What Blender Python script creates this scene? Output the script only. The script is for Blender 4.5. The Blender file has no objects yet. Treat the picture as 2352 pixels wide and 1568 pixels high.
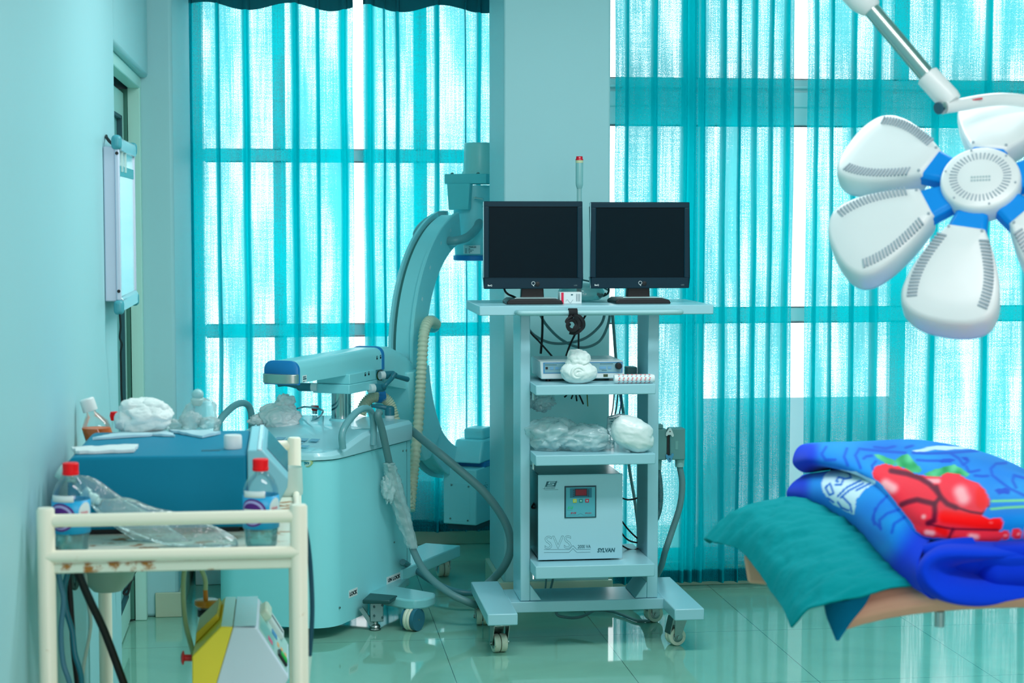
import bpy, bmesh, math, random
from mathutils import Vector, Matrix, noise
C = bpy.context.scene.collection
V = Vector
rnd = random.Random(7)

# ---------------------------------------------------------------- camera model (room axes: x right, y into the room, z up)
F, H, U0, V0 = 4200., 1.6, 1176., 784.
TH = math.atan(284/F)
PS = math.atan(525*math.cos(TH)/F)
FW = V((math.sin(PS)*math.cos(TH), math.cos(PS)*math.cos(TH), -math.sin(TH)))
RT = V((math.cos(PS), -math.sin(PS), 0))
UP = RT.cross(FW)
EYE = V((0, 0, H))
def ray(u, v): return RT*((u-U0)/F) + UP*((V0-v)/F) + FW
def P(u, v, Y):
    d = ray(u, v); return EYE + d*(Y/d.y)
def G(u, v, z=0.):
    d = ray(u, v); return EYE + d*((z-H)/d.z)
def proj(p):
    q = p-EYE; z = q.dot(FW); return U0+F*q.dot(RT)/z, V0-F*q.dot(UP)/z

def lin(c):
    out = []
    for x in c[:3]:
        x = x/255.
        out.append(x/12.92 if x <= .04045 else ((x+.055)/1.055)**2.4)
    return tuple(out)+(1.,)

# ---------------------------------------------------------------- materials
MATS = {}
def mat(name, col, rough=.5, metal=0., spec=.5, bump=0., bscale=60., emit=0., trans=0., alpha=1., coat=0., var=0., vscale=8., sheen=0., ior=None, dirt=None, dscale=30., dthr=.62):
    if name in MATS: return MATS[name]
    m = bpy.data.materials.new(name); m.use_nodes = True
    nt = m.node_tree; N = nt.nodes; b = N['Principled BSDF']
    col = lin(col)
    b.inputs['Base Color'].default_value = col
    b.inputs['Roughness'].default_value = rough
    b.inputs['Metallic'].default_value = metal
    b.inputs['Specular IOR Level'].default_value = spec
    b.inputs['Transmission Weight'].default_value = trans
    b.inputs['Alpha'].default_value = alpha
    b.inputs['Coat Weight'].default_value = coat
    b.inputs['Sheen Weight'].default_value = sheen
    if ior: b.inputs['IOR'].default_value = ior
    if emit:
        b.inputs['Emission Color'].default_value = col; b.inputs['Emission Strength'].default_value = emit
    tc = N.new('ShaderNodeTexCoord')
    src = None
    if var:
        nz = N.new('ShaderNodeTexNoise'); nz.inputs['Scale'].default_value = vscale; nz.inputs['Detail'].default_value = 5
        nt.links.new(tc.outputs['Object'], nz.inputs['Vector'])
        mx = N.new('ShaderNodeMix'); mx.data_type = 'RGBA'
        mx.inputs['A'].default_value = tuple(max(0, x*(1-var)) for x in col[:3])+(1,)
        mx.inputs['B'].default_value = tuple(min(1, x*(1+var)) for x in col[:3])+(1,)
        nt.links.new(nz.outputs['Fac'], mx.inputs['Factor']); src = mx.outputs['Result']
        nt.links.new(src, b.inputs['Base Color'])
    if dirt:
        nz = N.new('ShaderNodeTexNoise'); nz.inputs['Scale'].default_value = dscale; nz.inputs['Detail'].default_value = 6; nz.inputs['Roughness'].default_value = .65
        nt.links.new(tc.outputs['Object'], nz.inputs['Vector'])
        rp = N.new('ShaderNodeValToRGB'); rp.color_ramp.elements[0].position = dthr; rp.color_ramp.elements[1].position = dthr+.08
        nt.links.new(nz.outputs['Fac'], rp.inputs['Fac'])
        mx = N.new('ShaderNodeMix'); mx.data_type = 'RGBA'
        if src: nt.links.new(src, mx.inputs['A'])
        else: mx.inputs['A'].default_value = col
        mx.inputs['B'].default_value = lin(dirt)
        nt.links.new(rp.outputs['Color'], mx.inputs['Factor']); nt.links.new(mx.outputs['Result'], b.inputs['Base Color'])
    if bump:
        nz = N.new('ShaderNodeTexNoise'); nz.inputs['Scale'].default_value = bscale; nz.inputs['Detail'].default_value = 4
        nt.links.new(tc.outputs['Object'], nz.inputs['Vector'])
        bp = N.new('ShaderNodeBump'); bp.inputs['Strength'].default_value = bump; bp.inputs['Distance'].default_value = .004
        nt.links.new(nz.outputs['Fac'], bp.inputs['Height']); nt.links.new(bp.outputs['Normal'], b.inputs['Normal'])
    MATS[name] = m; return m

def film(name, col, clear=.7, rough=.12, white=.15, gl=.5, bump=.0, bscale=40, back=.35):
    """thin clear plastic or glass: mostly see-through, a gloss and a little haze"""
    if name in MATS: return MATS[name]
    m = bpy.data.materials.new(name); m.use_nodes = True
    nt = m.node_tree; N = nt.nodes; N.remove(N['Principled BSDF']); out = N['Material Output']
    tr = N.new('ShaderNodeBsdfTransparent'); tr.inputs['Color'].default_value = lin(col)
    df = N.new('ShaderNodeBsdfDiffuse'); df.inputs['Color'].default_value = lin((245, 252, 252))
    tl = N.new('ShaderNodeBsdfTranslucent'); tl.inputs['Color'].default_value = lin((245, 252, 252))
    gs = N.new('ShaderNodeBsdfGlossy'); gs.inputs['Roughness'].default_value = rough; gs.inputs['Color'].default_value = (1, 1, 1, 1)
    lw = N.new('ShaderNodeFresnel'); lw.inputs['IOR'].default_value = 1.45
    mu = N.new('ShaderNodeMath'); mu.operation = 'MULTIPLY_ADD'; mu.inputs[1].default_value = gl*.9; mu.inputs[2].default_value = gl*.05; mu.use_clamp = True
    nt.links.new(lw.outputs['Fac'], mu.inputs[0])
    hz = N.new('ShaderNodeMixShader'); hz.inputs['Fac'].default_value = back
    nt.links.new(df.outputs[0], hz.inputs[1]); nt.links.new(tl.outputs[0], hz.inputs[2])
    a = N.new('ShaderNodeMixShader'); a.inputs['Fac'].default_value = 1-clear if white else 0
    nt.links.new(tr.outputs[0], a.inputs[1]); nt.links.new(hz.outputs[0], a.inputs[2])
    b = N.new('ShaderNodeMixShader')
    nt.links.new(mu.outputs[0], b.inputs['Fac']); nt.links.new(a.outputs[0], b.inputs[1]); nt.links.new(gs.outputs[0], b.inputs[2])
    if bump:
        tc = N.new('ShaderNodeTexCoord'); nz = N.new('ShaderNodeTexNoise'); nz.inputs['Scale'].default_value = bscale; nz.inputs['Detail'].default_value = 3; nz.inputs['Distortion'].default_value = 1.
        nt.links.new(tc.outputs['Object'], nz.inputs['Vector'])
        bp = N.new('ShaderNodeBump'); bp.inputs['Strength'].default_value = bump; bp.inputs['Distance'].default_value = .02
        nt.links.new(nz.outputs['Fac'], bp.inputs['Height'])
        nt.links.new(bp.outputs['Normal'], gs.inputs['Normal'])
    nt.links.new(b.outputs[0], out.inputs['Surface'])
    MATS[name] = m; return m

# ---------------------------------------------------------------- objects
ROOTM = {}
def setp(o, label=None, cat=None, group=None, kind=None):
    if label: o['label'] = label
    if cat: o['category'] = cat
    if group: o['group'] = group
    if kind: o['kind'] = kind
    return o
def thing(name, label, cat, loc, group=None):
    o = bpy.data.objects.new(name, None); C.objects.link(o)
    o.location = loc; o.empty_display_size = .05
    ROOTM[o.name] = Matrix.Translation(V(loc))
    return setp(o, label, cat, group)
def root(o):
    while o.parent: o = o.parent
    return o
def link(name, me, mt, parent=None):
    o = bpy.data.objects.new(name, me); C.objects.link(o)
    if mt: me.materials.append(mt) if not me.materials else None
    if parent:
        o.parent = parent
    return o

def crom(pts, n, closed=False):
    """Catmull-Rom through the points, n steps a span"""
    pts = [V(p) for p in pts]; out = []; m = len(pts)
    rng = range(m) if closed else range(m-1)
    for i in rng:
        if closed: p0, p1, p2, p3 = pts[(i-1) % m], pts[i], pts[(i+1) % m], pts[(i+2) % m]
        else: p0, p1, p2, p3 = pts[max(i-1, 0)], pts[i], pts[i+1], pts[min(i+2, m-1)]
        for k in range(n):
            t = k/n
            out.append(.5*((2*p1)+(p2-p0)*t+(2*p0-5*p1+4*p2-p3)*t*t+(3*p1-p0-3*p2+p3)*t**3))
    if not closed: out.append(pts[-1])
    return out

class MB:
    def __init__(s, T=None): s.v = []; s.f = []; s.T = T; s.uv = None
    def add(s, vs, fs):
        b = len(s.v); s.v += [(s.T @ V(p)) if s.T else V(p) for p in vs]; s.f += [tuple(b+i for i in f) for f in fs]; return s
    def box(s, x0, x1, y0, y1, z0, z1):
        return s.add([(x0,y0,z0),(x1,y0,z0),(x1,y1,z0),(x0,y1,z0),(x0,y0,z1),(x1,y0,z1),(x1,y1,z1),(x0,y1,z1)],
                     [(3,2,1,0),(4,5,6,7),(0,1,5,4),(1,2,6,5),(2,3,7,6),(3,0,4,7)])
    def prism(s, A, B, capA=True, capB=True):
        n = len(A); fs = [(i, (i+1) % n, n+(i+1) % n, n+i) for i in range(n)]
        if capA: fs.append(tuple(reversed(range(n))))
        if capB: fs.append(tuple(range(n, 2*n)))
        return s.add(list(A)+list(B), fs)
    def loft(s, rings, cap=True, closed=True):
        n = len(rings[0]); vs = [p for r in rings for p in r]; fs = []
        for k in range(len(rings)-1):
            for i in range(n if closed else n-1):
                j = (i+1) % n; fs.append((k*n+i, k*n+j, (k+1)*n+j, (k+1)*n+i))
        if cap:
            fs.append(tuple(reversed(range(n)))); fs.append(tuple(range((len(rings)-1)*n, len(rings)*n)))
        return s.add(vs, fs)
    def cyl(s, p0, p1, r0, r1=None, n=24, cap=True):
        p0, p1 = V(p0), V(p1); r1 = r0 if r1 is None else r1
        d = (p1-p0).normalized(); a = d.orthogonal().normalized(); b = d.cross(a)
        R = lambda p, r: [p+(a*math.cos(2*math.pi*i/n)+b*math.sin(2*math.pi*i/n))*r for i in range(n)]
        return s.loft([R(p0, r0), R(p1, r1)], cap)
    def lathe(s, prof, o, d=(0, 0, 1), n=28, cap=True, sx=1., sy=1.):
        o = V(o); d = V(d).normalized(); a = d.orthogonal().normalized() if abs(d.z) < .999 else V((1, 0, 0)); b = d.cross(a)
        return s.loft([[o+d*h+(a*math.cos(2*math.pi*i/n)*sx+b*math.sin(2*math.pi*i/n)*sy)*max(r, 1e-5) for i in range(n)] for r, h in prof], cap)
    def tube(s, pts, r, n=10, step=6, closed=False, smooth=True, cap=True):
        q = crom(pts, step, closed) if smooth and len(pts) > 2 else [V(p) for p in pts]
        m = len(q); rings = []; a = None
        for i, p in enumerate(q):
            if closed: d = (q[(i+1) % m]-q[i-1])
            else: d = (q[min(i+1, m-1)]-q[max(i-1, 0)])
            d.normalize()
            if a is None: a = d.orthogonal().normalized()
            else:
                a = (a-d*a.dot(d)); a = a.normalized() if a.length > 1e-6 else d.orthogonal().normalized()
            b = d.cross(a); rr = r(i/max(m-1, 1)) if callable(r) else r
            rings.append([p+(a*math.cos(2*math.pi*k/n)+b*math.sin(2*math.pi*k/n))*rr for k in range(n)])
        if closed: rings.append(rings[0])
        return s.loft(rings, cap and not closed)
    def strap(s, pts, w, t, up, step=6):
        """flat band: width w along up, thickness t"""
        q = crom(pts, step) if step else [V(p) for p in pts]; up = V(up).normalized(); rings = []
        for i, p in enumerate(q):
            d = (q[min(i+1, len(q)-1)]-q[max(i-1, 0)]).normalized(); nn = d.cross(up).normalized()
            rings.append([p+up*w/2+nn*t/2, p-up*w/2+nn*t/2, p-up*w/2-nn*t/2, p+up*w/2-nn*t/2])
        return s.loft(rings)
    def ball(s, c, r, n=20, m=12, fn=None):
        r = (r, r, r) if not hasattr(r, '__len__') else r; c = V(c); rings = []
        for k in range(m+1):
            th = math.pi*k/m; th = min(max(th, .02), math.pi-.02); ring = []
            for i in range(n):
                ph = 2*math.pi*i/n; d = V((math.sin(th)*math.cos(ph), math.sin(th)*math.sin(ph), -math.cos(th)))
                g = fn(d) if fn else 1.
                ring.append(c+V((d.x*r[0]*g, d.y*r[1]*g, d.z*r[2]*g)))
            rings.append(ring)
        return s.loft(rings)
    def grid(s, rows, uvf=None):
        n = len(rows[0]); b = len(s.v)
        return s.add([p for r in rows for p in r], [(k*n+i, k*n+i+1, (k+1)*n+i+1, (k+1)*n+i) for k in range(len(rows)-1) for i in range(n-1)])
    def build(s, name, mt, parent=None, bevel=0., sub=0, smooth=True, solid=0., seg=2, ang=38, fix=True):
        vs = s.v
        if parent: 
            inv = ROOTM[root(parent).name].inverted(); vs = [inv @ p for p in vs]
        me = bpy.data.meshes.new(name); me.from_pydata([tuple(p) for p in vs], [], s.f)
        if fix:
            bm = bmesh.new(); bm.from_mesh(me); bmesh.ops.remove_doubles(bm, verts=bm.verts, dist=1e-6)
            bmesh.ops.recalc_face_normals(bm, faces=bm.faces); bm.to_mesh(me); bm.free()
        if s.uv:
            ul = me.uv_layers.new(name='uv')
            for l in me.loops: ul.data[l.index].uv = s.uv[l.vertex_index]
        if smooth:
            me.shade_smooth()
            if not sub: me.set_sharp_from_angle(angle=math.radians(ang))
        me.update()
        o = link(name, me, mt, parent)
        if not parent: ROOTM[o.name] = Matrix.Identity(4)
        if bevel:
            md = o.modifiers.new('edge', 'BEVEL'); md.width = bevel; md.segments = seg; md.limit_method = 'ANGLE'; md.angle_limit = math.radians(ang); md.harden_normals = False
        if solid:
            md = o.modifiers.new('skin', 'SOLIDIFY'); md.thickness = solid; md.offset = 0
        if sub:
            md = o.modifiers.new('sub', 'SUBSURF'); md.levels = sub; md.render_levels = sub
        return o

def text(name, body, mt, parent, org, ex, ey, size, fit=None, shear=0., outline=0., depth=.0006, bold=0., align='LEFT'):
    """lettering: baseline starts at org, runs along ex, stands along ey; fit = wanted width"""
    cu = bpy.data.curves.new(name, 'FONT'); cu.body = body; cu.size = 1; cu.shear = shear; cu.align_x = align
    if outline: cu.fill_mode = 'NONE'; cu.bevel_depth = outline/size; cu.bevel_resolution = 0
    else: cu.extrude = depth/size; cu.offset = bold
    cu.resolution_u = 3
    o = bpy.data.objects.new('tmp', cu); C.objects.link(o)
    dg = bpy.context.evaluated_depsgraph_get(); me = bpy.data.meshes.new_from_object(o.evaluated_get(dg)); bpy.data.objects.remove(o)
    xs = [v.co.x for v in me.vertices]; w = max(xs)-min(xs)
    kx = (fit/w) if fit else size
    ex, ey = V(ex).normalized(), V(ey).normalized(); ez = ex.cross(ey); org = V(org)
    inv = ROOTM[root(parent).name].inverted()
    for v in me.vertices: v.co = inv @ (org+ex*(v.co.x*kx)+ey*(v.co.y*size)+ez*(v.co.z*size))
    me.materials.clear(); me.materials.append(mt); me.name = name
    o = bpy.data.objects.new(name, me); C.objects.link(o); o.parent = parent
    return o

def crumple(c, r, amp, freq, seed, n=72, m=44, floor=None, fn=None, crease=.8):
    """rings for a crumpled bag or wad with soft folds; flattened where it rests"""
    c = V(c); b = MB(); off = V((seed*3.1, seed*1.7, seed*2.3))
    def f(d):
        w = d+V((noise.noise(d*1.7+off), noise.noise(d*1.7-off), noise.noise(d*1.7+off*2)))*.45
        g = 1+amp*noise.noise(w*freq+off)+amp*crease*(.35-abs(noise.noise(w*freq*1.9+off)))*1.4+amp*.09*noise.noise(w*freq*4+off)
        return g*(fn(d) if fn else 1)
    b.ball(c, r, n, m, f)
    if floor is not None:
        for p in b.v: p.z = max(p.z, floor)
    return b
def frame(o, ex, ey, ez):
    M = Matrix.Identity(4)
    for i, e in enumerate((V(ex), V(ey), V(ez))):
        M[0][i], M[1][i], M[2][i] = e.x, e.y, e.z
    M[0][3], M[1][3], M[2][3] = o[0], o[1], o[2]
    return M
def arcpts(c, r, a0, a1, n, ax, ay):
    c, ax, ay = V(c), V(ax), V(ay)
    return [c+ax*(r*math.cos(a0+(a1-a0)*i/n))+ay*(r*math.sin(a0+(a1-a0)*i/n)) for i in range(n+1)]
# ---------------------------------------------------------------- room
W_WALL = mat('wall_paint', (166, 217, 222), .45, spec=.3, bump=.03, bscale=25, var=.03, vscale=1.5)
W_CEIL = mat('ceiling_paint', (225, 236, 234), .8)
W_TRIM = mat('skirting_tile', (190, 205, 180), .25, spec=.5, var=.06, vscale=6)
ALU = mat('window_aluminium', (236, 255, 255), .35, spec=.5)
def floor_mat():
    m = mat('floor_tile', (150, 186, 158), .05, spec=.6)
    nt = m.node_tree; N = nt.nodes; b = N['Principled BSDF']
    tc = N.new('ShaderNodeTexCoord'); mp = N.new('ShaderNodeMapping'); mp.inputs['Location'].default_value = (-.58+.6225*10, -6.06+.785*12, 0)
    br = N.new('ShaderNodeTexBrick'); br.offset = 0; br.inputs['Scale'].default_value = 1; br.inputs['Brick Width'].default_value = .6225; br.inputs['Row Height'].default_value = .785
    br.inputs['Mortar Size'].default_value = .0016; br.inputs['Mortar Smooth'].default_value = .3
    nt.links.new(tc.outputs['Object'], mp.inputs['Vector']); nt.links.new(mp.outputs['Vector'], br.inputs['Vector'])
    nz = N.new('ShaderNodeTexNoise'); nz.inputs['Scale'].default_value = 2.2; nz.inputs['Detail'].default_value = 8; nz.inputs['Distortion'].default_value = 1.2
    nt.links.new(tc.outputs['Object'], nz.inputs['Vector'])
    mx = N.new('ShaderNodeMix'); mx.data_type = 'RGBA'; mx.inputs['A'].default_value = lin((120, 176, 158)); mx.inputs['B'].default_value = lin((146, 202, 180))
    nt.links.new(nz.outputs['Fac'], mx.inputs['Factor'])
    m2 = N.new('ShaderNodeMix'); m2.data_type = 'RGBA'; m2.inputs['B'].default_value = lin((70, 105, 95))
    nt.links.new(br.outputs['Fac'], m2.inputs['Factor']); nt.links.new(mx.outputs['Result'], m2.inputs['A'])
    nt.links.new(m2.outputs['Result'], b.inputs['Base Color'])
    n2 = N.new('ShaderNodeTexNoise'); n2.inputs['Scale'].default_value = 1.7
    bp = N.new('ShaderNodeBump'); bp.inputs['Strength'].default_value = .05; bp.inputs['Distance'].default_value = .01
    nt.links.new(tc.outputs['Object'], n2.inputs['Vector']); nt.links.new(n2.outputs['Fac'], bp.inputs['Height']); nt.links.new(bp.outputs['Normal'], b.inputs['Normal'])
    return m
def struct(name, m, mt, label=None, **k):
    o = m.build(name, mt, **k); setp(o, label, None, None, 'structure'); return o
def sthing(name, loc, label=None):
    o = thing(name, label, None, loc); o['kind'] = 'structure'; return o

XW = -.525; YF = -2.5; XR = 4.4; YL = 8.88; YR = 7.74; ZC = 3.0
struct('floor', MB().box(-.9, XR+.2, YF-.2, 9.3, -.08, 0), floor_mat(), 'glossy pale green tiled floor')
struct('ceiling', MB().box(-.9, XR+.2, YF-.2, 9.3, ZC, ZC+.1), W_CEIL)
m = MB().box(XW-.25, XW, YF, 5.9, 0, ZC).box(XW-.25, XW, 5.9, 7.38, 2.15, ZC).box(XW-.25, XW-.16, 5.9, 7.38, 0, 2.15)
struct('wall_left', m, W_WALL, 'pale aqua wall along the left side', bevel=.012)
m = MB().box(XW-.25, -.43, 7.38, 9.2, 0, ZC)
struct('wall_corner', m, W_WALL, 'pale aqua pier beside the door', bevel=.015)
m = MB().box(.892, 1.331, 7.42, 7.95, 0, ZC)
struct('pillar', m, W_WALL, 'square aqua pillar between the two window bays', bevel=.008)
m = MB().box(1.12, 1.33, 7.95, 9.2, 0, ZC).box(-.43, 1.12, YL, 9.2, 0, .31).box(-.43, 1.12, YL, 9.2, 2.80, ZC)
struct('wall_back', m, W_WALL, 'aqua wall under the window left of the pillar')
m = MB().box(1.33, XR, YR+.01, 8.1, 0, .10).box(1.33, XR, YR+.01, 8.1, 2.80, ZC)
struct('wall_back_right', m, W_WALL, 'low aqua wall under the window right of the pillar')
struct('wall_right', MB().box(XR, XR+.2, YF, 9.2, 0, ZC), W_WALL)
struct('wall_front', MB().box(XW-.25, XR+.2, YF-.2, YF, 0, ZC), W_WALL)
# skirting
struct('baseboard_pier', MB().box(XW+.002, -.418, 7.366, 7.379, 0, .1).box(-.43, -.418, 7.379, YL-.01, 0, .1), W_TRIM, bevel=.003)
struct('baseboard_pillar', MB().box(.872, 1.345, 7.40, 7.42, 0, .10).box(.872, .892, 7.42, 7.95, 0, .10), W_TRIM, bevel=.003)
struct('baseboard_back', MB().box(-.418, 1.12, YL-.014, YL-.001, 0, .1), W_TRIM, bevel=.003)
struct('baseboard_right', MB().box(1.345, XR, YR-.006, YR+.009, 0, .085), W_TRIM, bevel=.003)

# windows ----------------------------------------------------------
GLASS = film('window_glass', (250, 255, 255), .96, .02, .0, .35)
FROST = film('frosted_film', (200, 222, 228), .45, .2, .3, .2, bump=.6, bscale=30)
GASK = mat('rubber_gasket', (30, 84, 92), .6)
def window(name, x0, x1, y, z0, z1, verts, horis, label):
    """frame with verticals [(x,w)] and horizontals [(z,h)]; one pane to each opening"""
    r = sthing(name, ((x0+x1)/2, y, z0), label)
    m = MB(); d = .03
    m.box(x0, x0+.05, y-d, y+d, z0, z1).box(x1-.05, x1, y-d, y+d, z0, z1).box(x0+.05, x1-.05, y-d, y+d, z0, z0+.05).box(x0+.05, x1-.05, y-d, y+d, z1-.05, z1)
    m.build('window_frame', ALU, r, bevel=.004)
    for x, w in verts: MB().box(x-w/2, x+w/2, y-d+.003, y+d-.003, z0+.05, z1-.05).build('mullion', ALU, r, bevel=.004)
    for z, h in horis:
        mm = MB().box(x0+.05, x1-.05, y-d+.001, y+d-.001, z-h/2, z+h/2)
        if h > .1: mm.box(x0+.05, x1-.05, y-d-.018, y-d+.001, z-h*.1, z+h*.22).box(x0+.05, x1-.05, y-d-.03, y-d+.001, z+h*.3, z+h*.36)
        o = mm.build('transom', ALU, r, bevel=.004)
        MB().box(x0+.06, x1-.06, y-d-.0015, y-d+.002, z-h/2-.006, z-h/2).box(x0+.06, x1-.06, y-d-.0015, y-d+.002, z+h/2, z+h/2+.004).build('gasket', GASK, o)
    xs = [x0+.05]+[x for x, w in verts]+[x1-.05]; zs = [z0+.05]+[z for z, h in sorted(horis)]+[z1-.05]
    for i in range(len(xs)-1):
        for j in range(len(zs)-1):
            MB().box(xs[i]+.004, xs[i+1]-.004, y-.003, y+.003, zs[j]+.004, zs[j+1]-.004).build('window_pane', GLASS, r)
    return r
yl = 8.93
zl = lambda v: P(820, v, yl).z
xl = lambda u: P(u, 400, yl).x
window('window_1', -.43, 1.12, yl, .31, 2.8, [(xl(642), .06), (xl(965), .064)], [(zl(358), .056), (zl(756), .056)], 'aluminium framed window left of the pillar')
yr = 7.86
zr = lambda v: P(1840, v, yr).z
xr = lambda u: P(u, 400, yr).x
w2 = window('window_2', 1.30, XR, yr, .10, 2.8, [(xr(1587), .055), (xr(2063), .07), (xr(2540), .1), (xr(3000), .08)], [(zr(237), .2), (zr(721), .062)], 'aluminium framed window right of the pillar')
MB().box(xr(1587)+.05, xr(2063)-.035, yr-.012, yr-.004, .15, zr(912)).build('frosted_panel', FROST, w2)

# door -------------------------------------------------------------
d = sthing('door_1', (-.62, 6.6, 0), 'aluminium door with glass panels set back in the left wall')
DOORM = mat('door_frame_paint', (188, 236, 224), .4)
m = MB().box(-.60, -.553, 7.318, 7.379, 0, 2.149).box(-.60, -.553, 5.9, 7.318, 2.105, 2.149)
m.build('door_frame', DOORM, d, bevel=.004)
m = MB().box(-.655, -.615, 7.20, 7.30, .01, 2.085).box(-.655, -.615, 5.92, 7.20, 1.99, 2.085).box(-.655, -.615, 5.92, 7.20, .01, .12).box(-.655, -.615, 6.0, 6.06, .12, 1.99)
m.build('door_leaf', DOORM, d, bevel=.003)
MB().box(-.64, -.63, 5.93, 7.19, .12, 1.99).build('glass_panel', mat('door_glass', (150, 222, 218), .25, spec=.4), d)
MB().box(-.629, -.612, 7.170, 7.201, .12, 1.99).box(-.629, -.612, 5.93, 7.188, 1.978, 1.991).box(-.629, -.612, 5.93, 7.188, .118, .130).build('gasket', GASK, d)
MB().box(-.66, -.601, 7.302, 7.319, .01, 2.10).build('door_gap', mat('gap_shadow_strip', (60, 120, 105), .7), d)

# curtains -----------------------------------------------------------
def curtain_mat(name, hole=.5, seed=0., col=(0, 150, 162)):
    m = bpy.data.materials.new(name); m.use_nodes = True
    nt = m.node_tree; N = nt.nodes; N.remove(N['Principled BSDF']); out = N['Material Output']; L = nt.links.new
    uv = N.new('ShaderNodeUVMap'); uv.uv_map = 'uv'
    def nz(sx, sy, det, off):
        mp = N.new('ShaderNodeMapping'); mp.inputs['Scale'].default_value = (sx, sy, 1); mp.inputs['Location'].default_value = (off+seed, off, seed)
        t = N.new('ShaderNodeTexNoise'); t.inputs['Scale'].default_value = 1; t.inputs['Detail'].default_value = det; t.inputs['Roughness'].default_value = .6
        L(uv.outputs['UV'], mp.inputs['Vector']); L(mp.outputs['Vector'], t.inputs['Vector']); return t.outputs['Fac']
    def add(a, b, k):
        x = N.new('ShaderNodeMath'); x.operation = 'MULTIPLY_ADD'; L(b, x.inputs[0]); x.inputs[1].default_value = k; L(a, x.inputs[2]); return x.outputs[0]
    fine = nz(370, 220, 1.5, 0); streak = nz(150, 3.0, 2, 7); weft = nz(3, 150, 2, 13); macro = nz(6, 1.3, 2, 21)
    wv = N.new('ShaderNodeAttribute'); wv.attribute_name = 'weave'
    s = add(add(add(add(fine, streak, .40), weft, .22), macro, .72), wv.outputs['Fac'], .62)
    rp = N.new('ShaderNodeMapRange'); c0 = 1.785-(hole-.5)*.6
    rp.inputs['From Min'].default_value = c0-.07; rp.inputs['From Max'].default_value = c0+.20
    rp.inputs['To Min'].default_value = .0; rp.inputs['To Max'].default_value = .92; L(s, rp.inputs['Value'])
    base = N.new('ShaderNodeMath'); base.operation = 'MULTIPLY'; L(wv.outputs['Fac'], base.inputs[0]); base.inputs[1].default_value = .09
    mxm = N.new('ShaderNodeMath'); mxm.operation = 'MAXIMUM'; L(rp.outputs[0], mxm.inputs[0]); L(base.outputs[0], mxm.inputs[1])
    df = N.new('ShaderNodeBsdfDiffuse'); tl = N.new('ShaderNodeBsdfTranslucent'); tr = N.new('ShaderNodeBsdfTransparent')
    df.inputs['Color'].default_value = lin(col); tl.inputs['Color'].default_value = lin((0, 226, 236)); tr.inputs['Color'].default_value = lin((240, 252, 255))
    a = N.new('ShaderNodeMixShader'); a.inputs['Fac'].default_value = .78; L(df.outputs[0], a.inputs[1]); L(tl.outputs[0], a.inputs[2])
    b = N.new('ShaderNodeMixShader'); L(mxm.outputs[0], b.inputs['Fac']); L(a.outputs[0], b.inputs[1]); L(tr.outputs[0], b.inputs[2])
    L(b.outputs[0], out.inputs['Surface']); return m
CUR = [curtain_mat('curtain_cloth_%d' % i, h, s) for i, (h, s) in enumerate(((.52, 0), (.49, 40), (.47, 80), (.51, 120)))]
HEM = mat('curtain_hem_cloth', (0, 112, 124), .9)
def curtain(label, y, zt, zb, flats, u_end, mt, seed, group='teal curtains at the windows'):
    """flats: (u0, u1) stretches of open weave reading left to right; between them the cloth is gathered into dense pleats"""
    r = random.Random(seed); pts = []; wts = []
    X = lambda u: P(u, 330, y).x
    prev = None
    for i, (a, b) in enumerate(flats):
        xa, xb = X(a), X(b)
        if prev is not None and xa-prev > .004:
            g = xa-prev; k = max(1, round(g/.045)); w = g/k
            for q in range(k):
                d = r.uniform(.022, .036)
                for f, e, wt in ((.10, .10, .55), (.25, .6, .12), (.45, 1., 0), (.6, 1., 0), (.78, .35, .05), (.92, -.1, .45)):
                    pts.append((prev+(q+f)*w, y-d*e)); wts.append(wt if k == 1 or (q == 0 and f < .3) or (q == k-1 and f > .7) else min(wt, .1))
        n = max(2, int((xb-xa)/.012)); am = r.uniform(.003, .009)
        for q in range(n+1):
            t = q/n; pts.append((xa+(xb-xa)*t, y+am*math.sin(math.pi*t)-.002*math.sin(9*t))); wts.append(1. if 0 < q < n else .85)
        prev = xb
    q = crom([(a, b, w) for (a, b), w in zip(pts, wts)], 4)
    s = [0.]
    for i in range(1, len(q)): s.append(s[-1]+math.hypot(q[i].x-q[i-1].x, q[i].y-q[i-1].y))
    root_ = thing('curtain', label, 'curtain', ((q[0].x+q[-1].x)/2, y, zb), group)
    nz_ = 60
    def rows(z0, z1, dy, n):
        out = []; uvs = []; ww = []
        for k in range(n+1):
            z = z0+(z1-z0)*k/n; row = []
            for i, p in enumerate(q):
                h = (zt-z)/(zt-zb)
                dx = .012*noise.noise(V((p.x*3, z*.9, seed)))*h+.006*noise.noise(V((p.x*9, z*1.6, seed+9)))
                yy = .018*noise.noise(V((p.x*5, z*.7, seed+3)))*h
                row.append((p.x+dx, p.y+yy+dy, z+.004*noise.noise(V((p.x*4, 0, seed+5)))*(1 if k in (0, n) else 0))); uvs.append((s[i], z)); ww.append(p.z+.22*noise.noise(V((p.x*14, z*.8, seed+1))))
            out.append(row)
        return out, uvs, ww
    g, uv, ww = rows(zb, zt, 0, nz_); m = MB().grid(g); m.uv = uv
    o = m.build('curtain_panel', mt, root_, fix=False)
    at = o.data.attributes.new('weave', 'FLOAT', 'POINT'); at.data.foreach_set('value', [max(0, min(1, w)) for w in ww])
    g, uv, ww = rows(zb-.002, zb+.055, .006, 2); MB().grid(g).build('hem', HEM, root_, fix=False)
    zt2 = zt+.09; g = []
    for k in range(5):
        z = zt-.03+(zt2-zt+.03)*k/4
        g.append([(p.x, p.y-.006-.004*math.sin(k), z+.018*math.sin(p.x*16+seed)*(1 if k == 0 else 0)) for p in q])
    MB().grid(g).build('heading', HEM, root_, fix=False)
    return root_
YC = 8.76; YC2 = 7.64
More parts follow.
